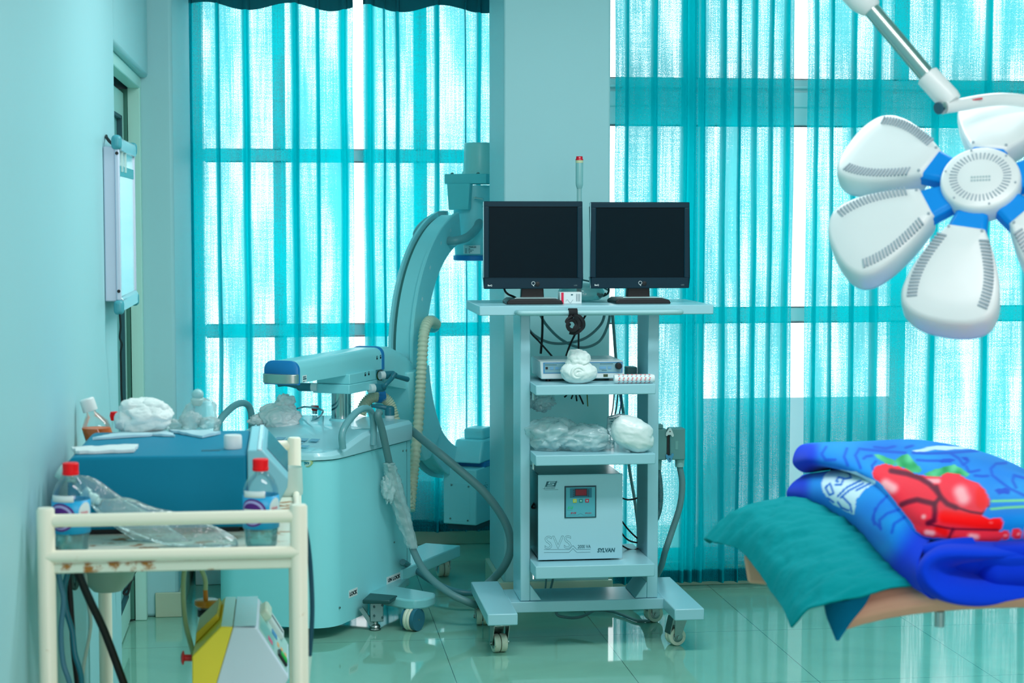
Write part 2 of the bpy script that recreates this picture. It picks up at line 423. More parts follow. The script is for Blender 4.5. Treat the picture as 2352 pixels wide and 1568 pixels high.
zhead = P(800, 3, YC).z; zhemL = P(980, 1221, YC).z; zhemR = P(1580, 1336, YC2).z
curtain('leftmost teal curtain, beside the pale corner pier', YC, zhead, zhemL, [(430, 434), (444, 496), (508, 557), (577, 669), (690, 726), (737, 778), (800, 812)], 815, CUR[0], 1)
curtain('teal curtain hanging behind the curved medical scanner arm', YC, zhead, zhemL, [(835, 838), (862, 880), (887, 908), (919, 996), (1010, 1068), (1071, 1093), (1106, 1150), (1165, 1185)], 1126, CUR[1], 2)
curtain('teal curtain just right of the pillar, behind the two monitors', YC2, 2.62, zhemR, [(1413, 1434), (1445, 1494), (1511, 1562), (1600, 1602), (1621, 1650), (1668, 1693), (1701, 1724), (1740, 1764), (1777, 1797), (1815, 1822)], 1822, CUR[2], 3)
curtain('rightmost teal curtain, behind the white surgical lamp', YC2, 2.62, zhemR, [(1852, 1866), (1878, 1904), (1915, 1953), (1968, 2001), (2024, 2137), (2157, 2258), (2278, 2352), (2372, 2420), (2440, 2500)], 2400, CUR[3], 4)
CHR = mat('chrome', (200, 215, 215), .12, 1.)
for nm, x0, x1, y, z, lb in (('curtain_rod', -.42, 1.11, YC-.002, zhead+.05, 'curtain rod above the window left of the pillar'), ('curtain_rod', 1.34, XR-.02, YC2-.002, 2.67, 'curtain rod above the window right of the pillar')):
    o = MB().cyl((x0, y+.045, z), (x1, y+.045, z), .012).build(nm, CHR); setp(o, lb, 'curtain rod')
# corner: low white cabinet behind the cart
q0 = G(449, 1344)
r = thing('low_cabinet', 'low white cabinet standing on the floor in the corner behind the cart', 'cabinet', (q0.x+.17, q0.y+.2, 0))
WH = mat('white_laminate', (226, 236, 236), .4)
MB().box(q0.x, q0.x+.34, q0.y, q0.y+.4, .0, .42).build('body', WH, r, bevel=.004)
MB().box(q0.x-.004, q0.x+.344, q0.y-.006, q0.y+.404, .42, .44).build('worktop', WH, r, bevel=.003)
# ---------------------------------------------------------------- monitor trolley
TP = mat('trolley_paint', (154, 205, 215), .28, spec=.5, dirt=(120, 150, 150), dscale=55, dthr=.74)
BLK = mat('black_plastic', (8, 14, 18), .45)
BLKC = mat('black_cable', (5, 8, 12), .5)
GREYC = mat('grey_cable', (96, 140, 142), .45)
TEALC = mat('teal_cable', (58, 122, 130), .4)
NYLON = mat('nylon_wheel', (216, 222, 200), .35, dirt=(170, 165, 120), dscale=40, dthr=.6)
ZINC = mat('zinc_plated_steel', (150, 165, 160), .28, 1., bump=.25, bscale=120)
INK = mat('dark_teal_ink', (24, 92, 104), .5)
WHT = mat('white_print', (235, 242, 242), .5)

def caster(parent, x, y, z0, ang, r=.034, w=.05, twin=True, hub=None, forkm=None, mt=None):
    """swivel caster standing on the floor under (x, y), plate at z0; ang = heading of the trail"""
    forkm = forkm or ZINC; mt = mt or NYLON
    dx, dy = math.cos(ang), math.sin(ang); tr = .022; cx, cy = x+dx*tr, y+dy*tr
    Tm = frame((cx, cy, r), (dx, dy, 0), (-dy, dx, 0), (0, 0, 1))
    m = MB(); m.cyl((x, y, z0-.010), (x, y, z0), .024).cyl((x, y, z0-.018), (x, y, z0-.008), .020)
    f = MB(Tm)
    for s in (-1, 1):
        yy = s*(w/2+.003)
        A = [(-.030-tr*.3, yy-s*.0, z0-r-.02), (.014, yy, z0-r-.02), (.016, yy, .004), (.006, yy, -.010), (-.006, yy, -.010), (-.012, yy, .006)]
        f.prism(A, [(a, b+s*.003, c) for a, b, c in A])
        f.cyl((0, yy+s*.002, 0), (0, yy+s*.008, 0), .007)
    f.box(-.030-tr*.3, .016, -w/2-.004, w/2+.004, z0-r-.022, z0-r-.017)
    f.prism([(.016, -w/2, z0-r-.018), (.016, w/2, z0-r-.018), (.030, w/2, .012), (.030, -w/2, .012)], [(.019, -w/2, z0-r-.018), (.019, w/2, z0-r-.018), (.033, w/2, .012), (.033, -w/2, .012)])
    c = f.build('caster', forkm, parent); m.build('swivel', CHR, c)
    ws = ((-w/2+.001, -.002), (.002, w/2-.001)) if twin else ((-w/2+.006, w/2-.006),)
    for a, b in ws:
        q = MB(Tm); q.lathe([(r*.55, a), (r*.94, a), (r, a+.004), (r, b-.004), (r*.94, b), (r*.55, b)], (0, 0, 0), (0, 1, 0), 30)
        q.build('wheel', mt, c)
    q = MB(Tm); q.lathe([(.003, -w/2-.001), (r*.6, -w/2+.001), (r*.6, w/2-.001), (.003, w/2+.001)], (0, 0, 0), (0, 1, 0), 24); q.build('hub', hub or ZINC, c)
    return c

t = thing('monitor_trolley', 'pale metal trolley with shelves carrying two black monitors', 'trolley', (1.13, 6.8, 0))
ZB0, ZB1 = .125, .168
for x0, x1 in ((.722, .832), (1.412, 1.523)):
    MB().box(x0, x1, 6.50, 7.10, ZB0, ZB1).build('base_leg', TP, t, bevel=.004)
MB().box(.83, 1.414, 6.70, 6.94, ZB0+.001, ZB1-.001).build('base_plate', TP, t, bevel=.003)
for s, (x0, x1) in ((1, (.868, .905)), (-1, (1.350, 1.392))):
    m = MB().box(x0, x1, 6.71, 6.92, ZB1, 1.245)
    xi = x1 if s > 0 else x0
    m.prism([(xi, 6.711, ZB1), (xi+s*.045, 6.711, ZB1), (xi, 6.711, ZB1+.062)], [(xi, 6.919, ZB1), (xi+s*.045, 6.919, ZB1), (xi, 6.919, ZB1+.062)])
    m.build('upright', TP, t, bevel=.003)
zt = P(1232, 885, 6.56)
def shelf(v0, v1):
    a, b = P(1232, v0, 6.56).z, P(1232, v1, 6.56).z
    MB().box(.9052, 1.3498, 6.56, 6.985, b, a).build('shelf', TP, t, bevel=.003)
    return a
ZS1, ZS2, ZS3 = shelf(885, 908), shelf(1046, 1070), shelf(1301, 1330)
ZT = 1.279
MB().box(.706, 1.578, 6.62, 7.10, 1.244, ZT).build('tabletop', TP, t, bevel=.003)
p0, p1 = P(1190, 718, 6.60), P(1560, 717, 6.60); zz = p0.z
MB().tube([(p0.x, 6.63, zz+.001), (p0.x+.001, 6.590, zz), (p0.x+.018, 6.572, zz), (1.0, 6.572, zz), (1.25, 6.572, zz), (p1.x-.018, 6.572, zz), (p1.x-.001, 6.59, zz), (p1.x, 6.63, zz)], .0105, 14).build('push_handle', mat('handle_paint', (150, 196, 200), .3), t)
for x, y, a in ((.782, 6.60, 1.75), (1.470, 6.66, 3.35), (.765, 7.06, 1.5), (1.468, 7.06, 3.3)):
    caster(t, x, y, ZB0, a)
# small latch under each shelf
for z in (ZS1, ZS2, ZS3):
    MB().box(.9055, .910, 6.64, 6.66, z-.062, z-.037).build('shelf_clip', CHR, t)

# ---------------------------------------------------------------- monitors
SCR = mat('dark_screen', (0, 24, 32), .35, spec=.08)
BEZ = mat('monitor_bezel', (0, 44, 58), .4, spec=.22)
SIL = mat('silver_side', (150, 190, 196), .35, .6)
def monitor(label, u0, v0, u1, v1, Y, yaw):
    a, b = P(u0, v1, Y), P(u1, v1, Y); top = P((u0+u1)/2, v0, Y); bot = P((u0+u1)/2, v1, Y)
    w = (b.x-a.x)/math.cos(yaw); h = top.z-bot.z; cx = (a.x+b.x)/2; zb = bot.z
    o = thing('monitor', label, 'monitor', (cx, Y, ZT), 'flat monitors on the trolley')
    ex = V((math.cos(yaw), math.sin(yaw), 0)); ey = V((-math.sin(yaw), math.cos(yaw), 0)); Tm = frame((cx, Y, zb), ex, ey, (0, 0, 1))
    k = w/.375
    rim, chin = .020*k, .040*k
    m = MB(Tm)
    m.box(-w/2, w/2, 0, .028, 0, chin).box(-w/2, w/2, 0, .028, h-rim, h).box(-w/2, -w/2+rim, 0, .028, chin, h-rim).box(w/2-rim, w/2, 0, .028, chin, h-rim)
    m.build('bezel', BEZ, o, bevel=.003)
    MB(Tm).box(-w/2+rim-.001, w/2-rim+.001, .004, .02, chin-.001, h-rim+.001).build('screen', SCR, o)
    m = MB(Tm).prism([(-w/2+.004, .026, .004), (w/2-.004, .026, .004), (w/2-.004, .026, h-.004), (-w/2+.004, .026, h-.004)], [(-w*.36, .062, h*.14), (w*.36, .062, h*.14), (w*.36, .062, h*.86), (-w*.36, .062, h*.86)])
    m.build('back_cover', BEZ, o, bevel=.006)
    MB(Tm).box(-w/2-.0015, -w/2, .002, .026, .002, h-.002).build('side_trim', SIL, o)
    zf = ZT-zb
    m = MB(Tm).prism([(-.044, .03, zf+.016), (.044, .03, zf+.016), (.044, .07, zf+.016), (-.044, .07, zf+.016)], [(-.040, .03, .05), (.040, .03, .05), (.040, .06, .05), (-.040, .06, .05)])
    n = m.build('stand_neck', BLK, o, bevel=.003)
    prof = [(-.105, 0), (-.105, .010), (-.09, .020), (.08, .020), (.10, .014), (.105, .004), (.105, 0)]
    m = MB(Tm).prism([(x, -.06, zf+z) for x, z in prof], [(x, .12, zf+z) for x, z in prof]); m.build('stand_base', BLK, o, bevel=.003)
    MB(Tm).prism([(-.075, -.052, zf+.0215), (.085, -.052, zf+.0215), (.06, .05, zf+.0215), (-.055, .05, zf+.0215)], [(-.075, -.052, zf+.0235), (.085, -.052, zf+.0235), (.06, .05, zf+.0235), (-.055, .05, zf+.0235)]).build('base_plate', mat('pale_plastic', (176, 206, 206), .3), o)
    Q = lambda x, z: Tm @ V((x, -.0008, z))
    text('lettering', 'BenQ', WHT, o, Q(-w/2+.014, chin*.26), ex, (0, 0, 1), .0085, fit=.016, bold=.02)
    text('lettering', 'LED', mat('grey_print', (120, 150, 155), .5), o, Q(w/2-.032, chin*.26), ex, (0, 0, 1), .006, fit=.012)
    m = MB().tube([Q(.0+.0065*math.cos(i*.7854), chin*.52+.0065*math.sin(i*.7854)) for i in range(8)], .0008, 5, 2, closed=True)
    for i in (-1, 0, 1): m.tube([Q(-.002*i, chin*.33), Q(.002, chin*.27+.002*i)], .0009, 5, smooth=False)
    m.build('bulb_mark', WHT, o)
    m = MB(); m.lathe([(.0085, 0), (.0085, .002), (.004, .003)], Q(.016, chin*.46), -ey, 20); m.build('power_button', BLK, o)
    for u, v in () : pass
    return o, Tm, w, h
M1 = monitor('left of two black monitors, beside the curved scanner arm', 1112, 462, 1337, 663, 6.78, -.03)
M2 = monitor('right of two black monitors, in front of the teal curtain', 1357, 464, 1583, 662, 6.78, .0)
# cables behind the monitors
def cable(label, pts, r, mt, name='cable', cat='cable', group=None, n=8, step=8):
    o = MB().tube(pts, r, n, step).build(name, mt); setp(o, label, cat, group); return o
cable('short black cable plugged into the underside of the left monitor', [P(1157, 655, 6.86), P(1160, 668, 6.84), P(1168, 676, 6.84), P(1180, 681, 6.85), (P(1200, 684, 6.90).x, 6.90, ZT+.006), (P(1225, 684, 7.0).x, 7.0, ZT+.006)], .004, BLKC)
cable('short black cable plugged into the underside of the right monitor', [P(1397, 655, 6.86), P(1398, 670, 6.9), P(1390, 678, 6.95), P(1378, 681, 7.0)], .004, BLKC)
zz0 = ZT+.004
o = MB().tube([P(1372, 674, 7.02), P(1380, 679, 7.02), P(1392, 674, 7.02)], .005, 8).tube([P(1376, 683, 7.02), P(1384, 675, 7.02)], .005, 8).build('cable_clip', BLK); setp(o, 'black tangled cable end lying between the two monitors', 'cable')
# carton
a, b = P(1286, 690, 6.74), P(1336, 690, 6.74); hh = P(1300, 671, 6.74).z-ZT
r = thing('carton', 'small white carton with a red stripe between the monitor stands', 'box', ((a.x+b.x)/2, 6.74, ZT))
CW = mat('carton_white', (222, 232, 232), .5)
MB().box(a.x, b.x, 6.74, 6.79, ZT+.0005, ZT+hh).build('box_body', CW, r, bevel=.001)
MB().box(a.x+.005, a.x+.014, 6.7385, 6.741, ZT+.001, ZT+hh-.001).build('red_stripe', mat('red_print', (226, 20, 70), .5), r)
m = MB()
for k in range(3): m.box(b.x-.020+k*.006, b.x-.0185+k*.006, 6.7385, 6.741, ZT+.010, ZT+hh-.006)
m.tube([(a.x+.022+.004*i, 6.7392, ZT+.010+.006*math.sin(i*1.1)) for i in range(8)], .0004, 4)
m.box(a.x+.042, a.x+.049, 6.7385, 6.741, ZT+hh-.011, ZT+hh-.007)
m.build('print', INK, r)
# clear round bowl behind
TEALP = film('teal_clear_plastic', (170, 225, 225), .75, .1, .3, .4)
p = P(1335, 690, 6.98)
m = MB().lathe([(.03, 0), (.07, .004), (.088, .02), (.09, .035), (.083, .05), (.06, .062), (.03, .067), (.001, .068)], (p.x, 6.98, ZT+.001), n=32); o = m.build('plastic_bag', TEALP); setp(o, 'clear rounded plastic bag lying between and behind the monitors', 'bag')
cable('thin teal cable arching behind the gap between the monitors', [P(1250, 655, 7.06), P(1310, 640, 7.06), P(1340, 643, 7.06), P(1365, 650, 7.06), P(1400, 668, 7.06)], .003, TEALC)
# warning lamp on a pole
p = P(1330, 690, 7.06)
r = thing('signal_pole', 'slim clear indicator lamp with a red cap on a pole behind the monitors', 'lamp', (p.x, 7.06, ZT))
zz = lambda v: P(1330, v, 7.06).z
MB().cyl((p.x, 7.06, ZT), (p.x, 7.06, zz(430)), .0095, n=20).build('pole', mat('clear_tube', (150, 205, 205), .15, alpha=.8), r)
MB().lathe([(.010, 0), (.0138, .012), (.0145, .02), (.0145, zz(376)-zz(433)), (.0143, zz(373)-zz(433))], (p.x, 7.06, zz(433)), n=24).build('tube', mat('lamp_tube', (140, 200, 200), .12, alpha=.9), r)
MB().cyl((p.x, 7.06, zz(374)), (p.x, 7.06, zz(368)), .0152).build('collar', mat('cream_plastic', (200, 212, 170), .4), r)
MB().lathe([(.0155, 0), (.0155, .003), (.0135, .006), (.0125, zz(359)-zz(368)), (.001, zz(359)-zz(368)+.001)], (p.x, 7.06, zz(368)), n=24).build('red_cap', mat('red_lens', (205, 14, 40), .2), r)

# strap on the handle
p = P(1318, 718, 6.572)
r = thing('strap', 'black velcro strap coiled on the trolley push handle', 'strap', (p.x, 6.57, p.z))
STR = mat('black_webbing', (7, 10, 16), .8, bump=.2, bscale=200)
MB().strap(arcpts((p.x-.004, 6.572, p.z), .0145, 0, 2*math.pi, 16, (0, 1, 0), (0, 0, 1)), .032, .004, (1, 0, 0), 2).build('loop', STR, r)
MB().strap([(p.x-.002, 6.560, p.z-.008), (p.x+.014, 6.550, p.z-.026), (p.x+.016, 6.546, p.z-.044), (p.x+.002, 6.545, p.z-.060), (p.x-.018, 6.546, p.z-.060), (p.x-.027, 6.548, p.z-.044), (p.x-.020, 6.550, p.z-.028), (p.x-.004, 6.552, p.z-.026), (p.x+.006, 6.552, p.z-.040), (p.x-.002, 6.548, p.z-.054)], .020, .0105, (.3, 1, .15), 6).build('coil', STR, r)
MB().strap([(p.x+.004, 6.562, p.z-.008), (p.x+.022, 6.556, p.z-.022), (p.x+.030, 6.552, p.z-.040), (p.x+.026, 6.550, p.z-.058), (p.x+.006, 6.550, p.z-.070), (p.x-.016, 6.550, p.z-.068)], .022, .012, (.5, .8, .3), 6).build('tail', STR, r)
MB().strap([(p.x-.006, 6.560, p.z-.012), (p.x-.024, 6.554, p.z-.022), (p.x-.030, 6.552, p.z-.034), (p.x-.016, 6.552, p.z-.042)], .020, .008, (.3, .9, -.2), 6).build('tail', STR, r)

# cables seen under the tabletop
YB = 7.02
cable('thick black cable hanging under the left monitor, behind the trolley shelf', [P(1245, 700, YB), P(1246, 740, YB), P(1245, 775, YB), P(1242, 812, YB)], .0048, BLKC)
cable('thin black cable crossing diagonally under the tabletop', [P(1206, 740, YB-.03), P(1220, 765, YB-.02), P(1240, 786, YB-.02), P(1268, 818, YB-.02)], .0036, BLKC)
cable('black cable slanting down behind the coiled strap', [P(1346, 722, YB-.05), P(1326, 758, YB-.05), P(1310, 790, YB-.05), P(1300, 818, YB-.05)], .004, BLKC)
cable('black cable ending in the cotton wad below the strap', [P(1330, 740, 6.93), P(1329, 775, 6.93), P(1329, 812, 6.93)], .0036, BLKC)
cable('longer grey green cable looping in a U under the tabletop', [P(1208, 745, YB+.05), P(1225, 768, YB+.05), P(1260, 786, YB+.05), P(1300, 788, YB+.05), P(1345, 776, YB+.05), P(1380, 745, YB+.05), P(1390, 715, YB+.05)], .0055, GREYC)
cable('lower grey green cable looping deeper under the tabletop', [P(1240, 720, YB+.08), P(1255, 746, YB+.08), P(1290, 780, YB+.08), P(1335, 798, YB+.08), P(1375, 785, YB+.08), P(1395, 750, YB+.08), P(1402, 715, YB+.08)], .0055, GREYC)
cable('grey cable falling straight behind the right side of the trolley', [P(1405, 700, YB+.09), P(1410, 760, YB+.09), P(1418, 860, YB+.09), P(1432, 950, YB+.09), P(1445, 1070, YB+.09), P(1458, 1150, YB+.09), P(1468, 1230, YB+.09), P(1475, 1290, YB+.08)], .006, GREYC)
for i, (us, lb) in enumerate((((1412, 905, 1408, 935, 1403, 965), 'thin grey wire left of three behind the middle shelf'), ((1421, 905, 1416, 935, 1411, 965), 'thin dark wire in the middle of three behind the middle shelf'), ((1429, 905, 1426, 930, 1421, 965), 'thin blue wire right of three behind the middle shelf'))):
    cable(lb, [P(us[0], us[1]-20, 7.0), P(us[2], us[3], 7.0), P(us[4], us[5], 7.0), P(us[4]-2, us[5]+60, 7.0)], .0026, (GREYC, BLKC, mat('blue_cable', (30, 70, 130), .5))[i])
for i, (u0, v0, u1, v1) in enumerate(((1318, 900, 1312, 916), (1322, 900, 1325, 921), (1329, 903, 1340, 928), (1302, 906, 1296, 912))):
    cable(('black wire end left of the cluster under the top shelf', 'short black wire end pointing down under the top shelf', 'longest black wire end under the top shelf', 'tiny black wire tip under the top shelf')[i], [P(u0-(u1-u0)*.6, v0-14, 6.9), P(u0, v0, 6.9), P(u1, v1, 6.9)], .0032, BLKC)
cable('yellow green wire hanging under the top shelf', [P(1348, 895, 6.92), P(1349, 915, 6.92), P(1350, 933, 6.92)], .0022, mat('yellow_green_wire', (110, 120, 20), .5))
cable('black cable loop poking out left of the stabilizer', [P(1238, 1150, 6.82), P(1228, 1154, 6.80), P(1222, 1164, 6.80), P(1226, 1166, 6.80), P(1232, 1158, 6.80), P(1240, 1145, 6.82)], .0038, BLKC)
for i, (pts, lb) in enumerate(((((1425, 1142), (1440, 1147), (1455, 1146), (1464, 1143)), 'highest black cable running right from the stabilizer'), (((1428, 1196), (1440, 1212), (1452, 1225), (1464, 1236)), 'second black cable curving down right of the stabilizer'), (((1428, 1224), (1438, 1236), (1450, 1243), (1464, 1246)), 'third black cable curving right of the stabilizer'), (((1428, 1252), (1442, 1260), (1455, 1263), (1466, 1259)), 'lowest black cable right of the stabilizer'))):
    cable(lb, [P(u, v, 6.86) for u, v in pts], .0032, BLKC)

# ---------------------------------------------------------------- control unit
Y0 = 6.70
a, b = P(1243, 860, Y0), P(1436, 856, Y0)
r = thing('control_unit', 'flat white electronic control unit with a black knob on the top shelf', 'device', ((a.x+b.x)/2, Y0, ZS1))
UW = mat('unit_white', (214, 228, 228), .35)
z0, z1 = ZS1+.010, P(1300, 829, Y0).z
xl_, xr_ = a.x, min(b.x, 1.346)
xl_ = P(1243, 850, Y0).x
m = MB().prism([(xl_, Y0, z0), (xr_, Y0, z0), (xr_-.008, Y0+.004, z1), (xl_-.004, Y0+.004, z1)], [(xl_, Y0+.26, z0), (xr_, Y0+.26, z0), (xr_-.008, Y0+.26, z1), (xl_-.004, Y0+.26, z1)])
m.build('housing', UW, r, bevel=.004)
PB = mat('panel_blue', (70, 150, 196), .4); PG = mat('panel_grey', (130, 178, 188), .4)
zz = lambda v: P(1300, v, Y0).z; xx = lambda u: P(u, 850, Y0).x
MB().box(xx(1248), xx(1430), Y0-.0010, Y0+.006, zz(857), zz(832)).build('panel_border', PB, r, bevel=.0008)
MB().box(xx(1251), xx(1427), Y0-.0018, Y0+.005, zz(855), zz(834)).build('panel', PG, r)
m = MB()
for u in (1263, 1275, 1285, 1376, 1384, 1396): m.box(xx(u), xx(u+8), Y0-.0032, Y0-.001, zz(848), zz(842))
m.build('button', mat('button_blue', (110, 170, 205), .4), r)
MB().box(xx(1253), xx(1258), Y0-.004, Y0-.001, zz(847), zz(842)).build('power_switch', BLK, r)
MB().lathe([(.013, 0), (.013, .004), (.0115, .016), (.009, .018), (.001, .018)], (xx(1420), Y0-.0018, zz(841)), (0, -1, 0), 28).build('knob', BLK, r)
MB().box(xx(1386), xx(1396), Y0-.001, Y0+.004, zz(866), zz(860)).build('socket', mat('dark_olive', (60, 80, 50), .5), r)
m = MB()
for u0, u1, v in ((1252, 1281, 837), (1378, 1408, 836), (1382, 1395, 851)): 
    for k in range(int((u1-u0)/3)): m.box(xx(u0+3*k), xx(u0+3*k+2), Y0-.0024, Y0-.0017, zz(v+1), zz(v-.6))
m.build('print', INK, r)
for x in (xl_+.03, xr_-.03): 
    for y in (Y0+.03, Y0+.22): MB().cyl((x, y, ZS1+.0002), (x, y, z0), .009).build('rubber_foot', BLK, r)
# grey bracket behind
p = P(1450, 850, 6.92)
o = MB().box(p.x-.02, 1.347, 6.90, 6.96, ZS1+.0005, P(1450, 842, 6.92).z).build('bracket', mat('grey_green_plastic', (80, 140, 140), .45), bevel=.004); setp(o, 'grey green plastic box behind the striped roll on the top shelf', 'box')
# cotton wad
COT = mat('cotton_wool', (228, 240, 236), .95, bump=.8, bscale=45, sheen=.4)
p = P(1332, 872, 6.61)
def cf(d): return 1.0 if d.z < .1 else 1+.0*d.z
r = thing('cotton_roll', 'white cotton wool wad in front of the control unit', 'cotton wool', (p.x, 6.63, ZS1))
m = crumple((p.x-.002, 6.632, ZS1+.040), (.066, .050, .043), .13, 1.2, 3, floor=ZS1+.0006, crease=.4); m.build('wad', COT, r, ang=170)
m = crumple((p.x-.002, 6.634, ZS1+.086), (.043, .036, .038), .26, 1.4, 11, crease=.4); m.build('tuft', COT, r, ang=170)
q = []
for i in range(40):
    tt = i/39; an = tt*4.2*math.pi; rr = .026*(1-tt*.9)
    q.append((p.x-.012+rr*math.cos(an), 6.590-.003*tt, ZS1+.040+rr*.95*math.sin(an)))
MB().tube(q, lambda s: .0062, 8, 2).build('spiral', COT, r)
# patterned roll
a, b = P(1408, 866, 6.62), P(1500, 866, 6.62)
r = thing('tape_roll', 'paper roll with small red and grey marks on the top shelf', 'roll', ((a.x+b.x)/2, 6.60, ZS1))
MB().lathe([(.001, 0), (.014, .0), (.016, .004), (.0165, .01), (.0165, b.x-a.x-.008), (.014, b.x-a.x), (.001, b.x-a.x)], (a.x, 6.60, ZS1+.0172), (1, 0, 0), 24).build('paper', mat('roll_paper', (232, 240, 240), .5), r)
mr, mg = MB(), MB()
def onroll(x, al): return V((x, 6.60-.0168*math.cos(al), ZS1+.0172+.0168*math.sin(al)))
for k in range(8):
    for q in range(7):
        x0 = a.x+.012+k*.0162+(q % 2)*.002; al = -1.1+q*.42
        m = mr if (q % 3) != 1 else mg; w = .0052 if m is mr else .0045
        A = [onroll(x0, al), onroll(x0+w, al-.05), onroll(x0+w+.003, al+.17), onroll(x0+.003, al+.22)]
        m.prism(A, [p+V((0, -.0003*math.cos(al), .0003*math.sin(al))) for p in A])
mr.build('red_marks', mat('roll_red', (232, 96, 100), .5), r); mg.build('grey_marks', mat('roll_grey', (110, 150, 165), .5), r)
# plastic bags on the middle shelf
BAG = mat('bag_plastic', (214, 246, 248), .16, spec=.9, alpha=.42, bump=.9, bscale=26)
def bag(label, c, rad, amp, fr, seed, fl, mt=None, inner=None):
    r = thing('plastic_bag', label, 'bag', (c[0], c[1], fl), 'plastic bags on the middle shelf')
    crumple(c, rad, amp, fr, seed, 72, 44, floor=fl+.0006).build('bag_film', mt or BAG, r, ang=170)
    if inner: crumple((c[0], c[1]+.02, c[2]-.004), [k*.8 for k in rad], .3, 2.2, seed+5, floor=fl+.002).build('contents', inner, r, ang=170)
    return r
HZ = mat('hazy_plastic', (200, 240, 242), .25, spec=.6, alpha=.5, bump=.8, bscale=18)
p = P(1268, 985, 6.70); bag('large clear plastic bag at the left on the middle shelf', (p.x+.010, 6.72, ZS2+.052), (.098, .080, .062), .40, 1.4, 4, ZS2, inner=HZ)
p = P(1353, 990, 6.70); bag('clear plastic bag at the centre of the middle shelf', (p.x-.006, 6.69, ZS2+.040), (.088, .075, .052), .36, 1.4, 9, ZS2, inner=HZ)
p = P(1245, 925, 6.84); o = crumple((p.x, 6.86, p.z+.01), (.045, .03, .04), .4, 2.4, 17).build('plastic_wrap', BAG, ang=170); setp(o, 'clear plastic wrap bunched up behind the large bag', 'wrap')
r = thing('wrapped_package', 'white plastic wrapped package at the right of the middle shelf', 'package', (1.29, 6.66, ZS2))
PKG = mat('white_package_film', (226, 238, 236), .3, spec=.6, bump=.5, bscale=26)
c0, c1 = P(1408, 1000, 6.62), P(1492, 1006, 6.62)
cc = P(1452, 996, 6.62); off = V((5, 2, 8))
def pk(d):
    f = (abs(d.x)**2.6+abs(d.y)**2.6+abs(d.z)**2.6)**(-1/2.6); a_ = math.atan2(d.z, d.x)
    return f*(1+.10*noise.noise(d*1.6+off)+.07*(.4-abs(noise.noise(d*3+off)))+.03*noise.noise(d*7+off)-.14*max(0, d.x+d.z-.9)-.1*max(0, -d.x-d.z-.7))
m = MB().ball((0, 0, 0), (.084, .058, .060), 64, 40, pk)
rot = Matrix.Rotation(math.radians(22), 3, 'Y')
m.v = [cc+rot @ p for p in m.v]
for p in m.v: p.z = max(p.z, ZS2+.0006)
m.build('sack', PKG, r, ang=60)
SF = mat('silver_foil', (176, 204, 208), .25, .5, bump=.4, bscale=30)
a = P(1392, 962, 6.665)
A = [P(1395, 958, 6.69), P(1420, 952, 6.68), P(1436, 951, 6.70), P(1420, 982, 6.655), P(1402, 1002, 6.648), P(1394, 985, 6.67)]
MB().prism(A, [p+V((.004, .03, .0)) for p in A]).build('printed_end', SF, r, bevel=.003)
m = MB()
nrm = V((-.25, -1, .1)).normalized()
for (u, v, du, dv) in ((1398, 960, 10, 2), (1412, 958, 2, 10), (1416, 966, 8, 2), (1402, 966, 9, 2), (1404, 972, 7, 1.5)):
    b = P(u, v, 6.662-(v-950)*.0002); m.box(b.x, b.x+du*.0016, b.y-.001-.006, b.y-.004, b.z-dv*.0016, b.z)
m.build('print', INK, r)

# ---------------------------------------------------------------- stabilizer
Y0 = 6.655
xa, xb = P(1236, 1180, Y0).x, P(1430, 1180, Y0).x; z0 = P(1330, 1284, Y0).z; z1 = P(1330, 1089, Y0).z
r = thing('voltage_stabilizer', 'white voltage stabilizer box with a small control panel on the bottom shelf', 'stabilizer', ((xa+xb)/2, Y0, ZS3))
SB = mat('stabilizer_white', (170, 213, 225), .4)
MB().box(xa, xb, Y0, Y0+.006, z0, z1).build('front_plate', SB, r, bevel=.0015)
MB().box(xa+.004, xb-.004, Y0+.006, Y0+.30, z0+.002, z1-.002).build('case', mat('stabilizer_grey', (60, 104, 110), .25, .4, bump=.05), r, bevel=.002)
for x in (xa+.052, xb-.052):
    for y in (Y0+.03, Y0+.26): MB().cyl((x, y, ZS3+.0002), (x, y, z0), .014, .016).build('rubber_foot', BLK, r)
KX = (xb-xa)/1225.; KZ = (z1-z0)/1215.
S = lambda x, y: V((xa+(x-285)*KX, Y0, z1-(y-187)*KZ))     # reading positions on the plate
def slab(name, x0, y0, x1, y1, d, mt, par=None, bev=0):
    a, b = S(x0, y1), S(x1, y0); return MB().box(a.x, b.x, Y0-d, Y0+.001, a.z, b.z).build(name, mt, par or r, bevel=bev)
pn = slab('control_panel', 665, 350, 1125, 807, .003, mat('panel_frame', (6, 62, 74), .4), bev=.0015)
slab('panel_face', 685, 370, 1107, 792, .0036, mat('panel_teal', (84, 172, 186), .45), pn)
slab('indicator_field', 743, 382, 1058, 518, .0041, mat('indicator_teal', (30, 118, 140), .4), pn)
slab('display_frame', 812, 390, 992, 494, .0052, mat('display_frame', (14, 40, 56), .4), pn)
slab('display', 824, 400, 980, 484, .0056, mat('red_display', (150, 14, 40), .25), pn)
m = MB()
for k in range(4):
    for x0 in (785, 1000):
        a, b = S(x0, 418+k*28), S(x0+20, 402+k*28); m.box(a.x, b.x, Y0-.0048, Y0, a.z, b.z)
m.build('indicator_lamp', mat('dark_lamp', (12, 66, 84), .3), pn)
for x, c, c2 in ((812, (226, 214, 60), (150, 205, 190)), (900, (40, 140, 130), (160, 225, 215)), (990, (206, 60, 84), (150, 200, 200))):
    b = slab('push_button', x-26, 536, x+26, 588, .0052, mat('button_%d' % x, c, .4), pn, .0008)
    MB().cyl(S(x, 562)-V((0, .0052, 0)), S(x, 562)-V((0, .0066, 0)), .0032, n=18).build('button_centre', mat('button_centre_%d' % x, c2, .4), b)
QY = V((0, -.0039, 0))
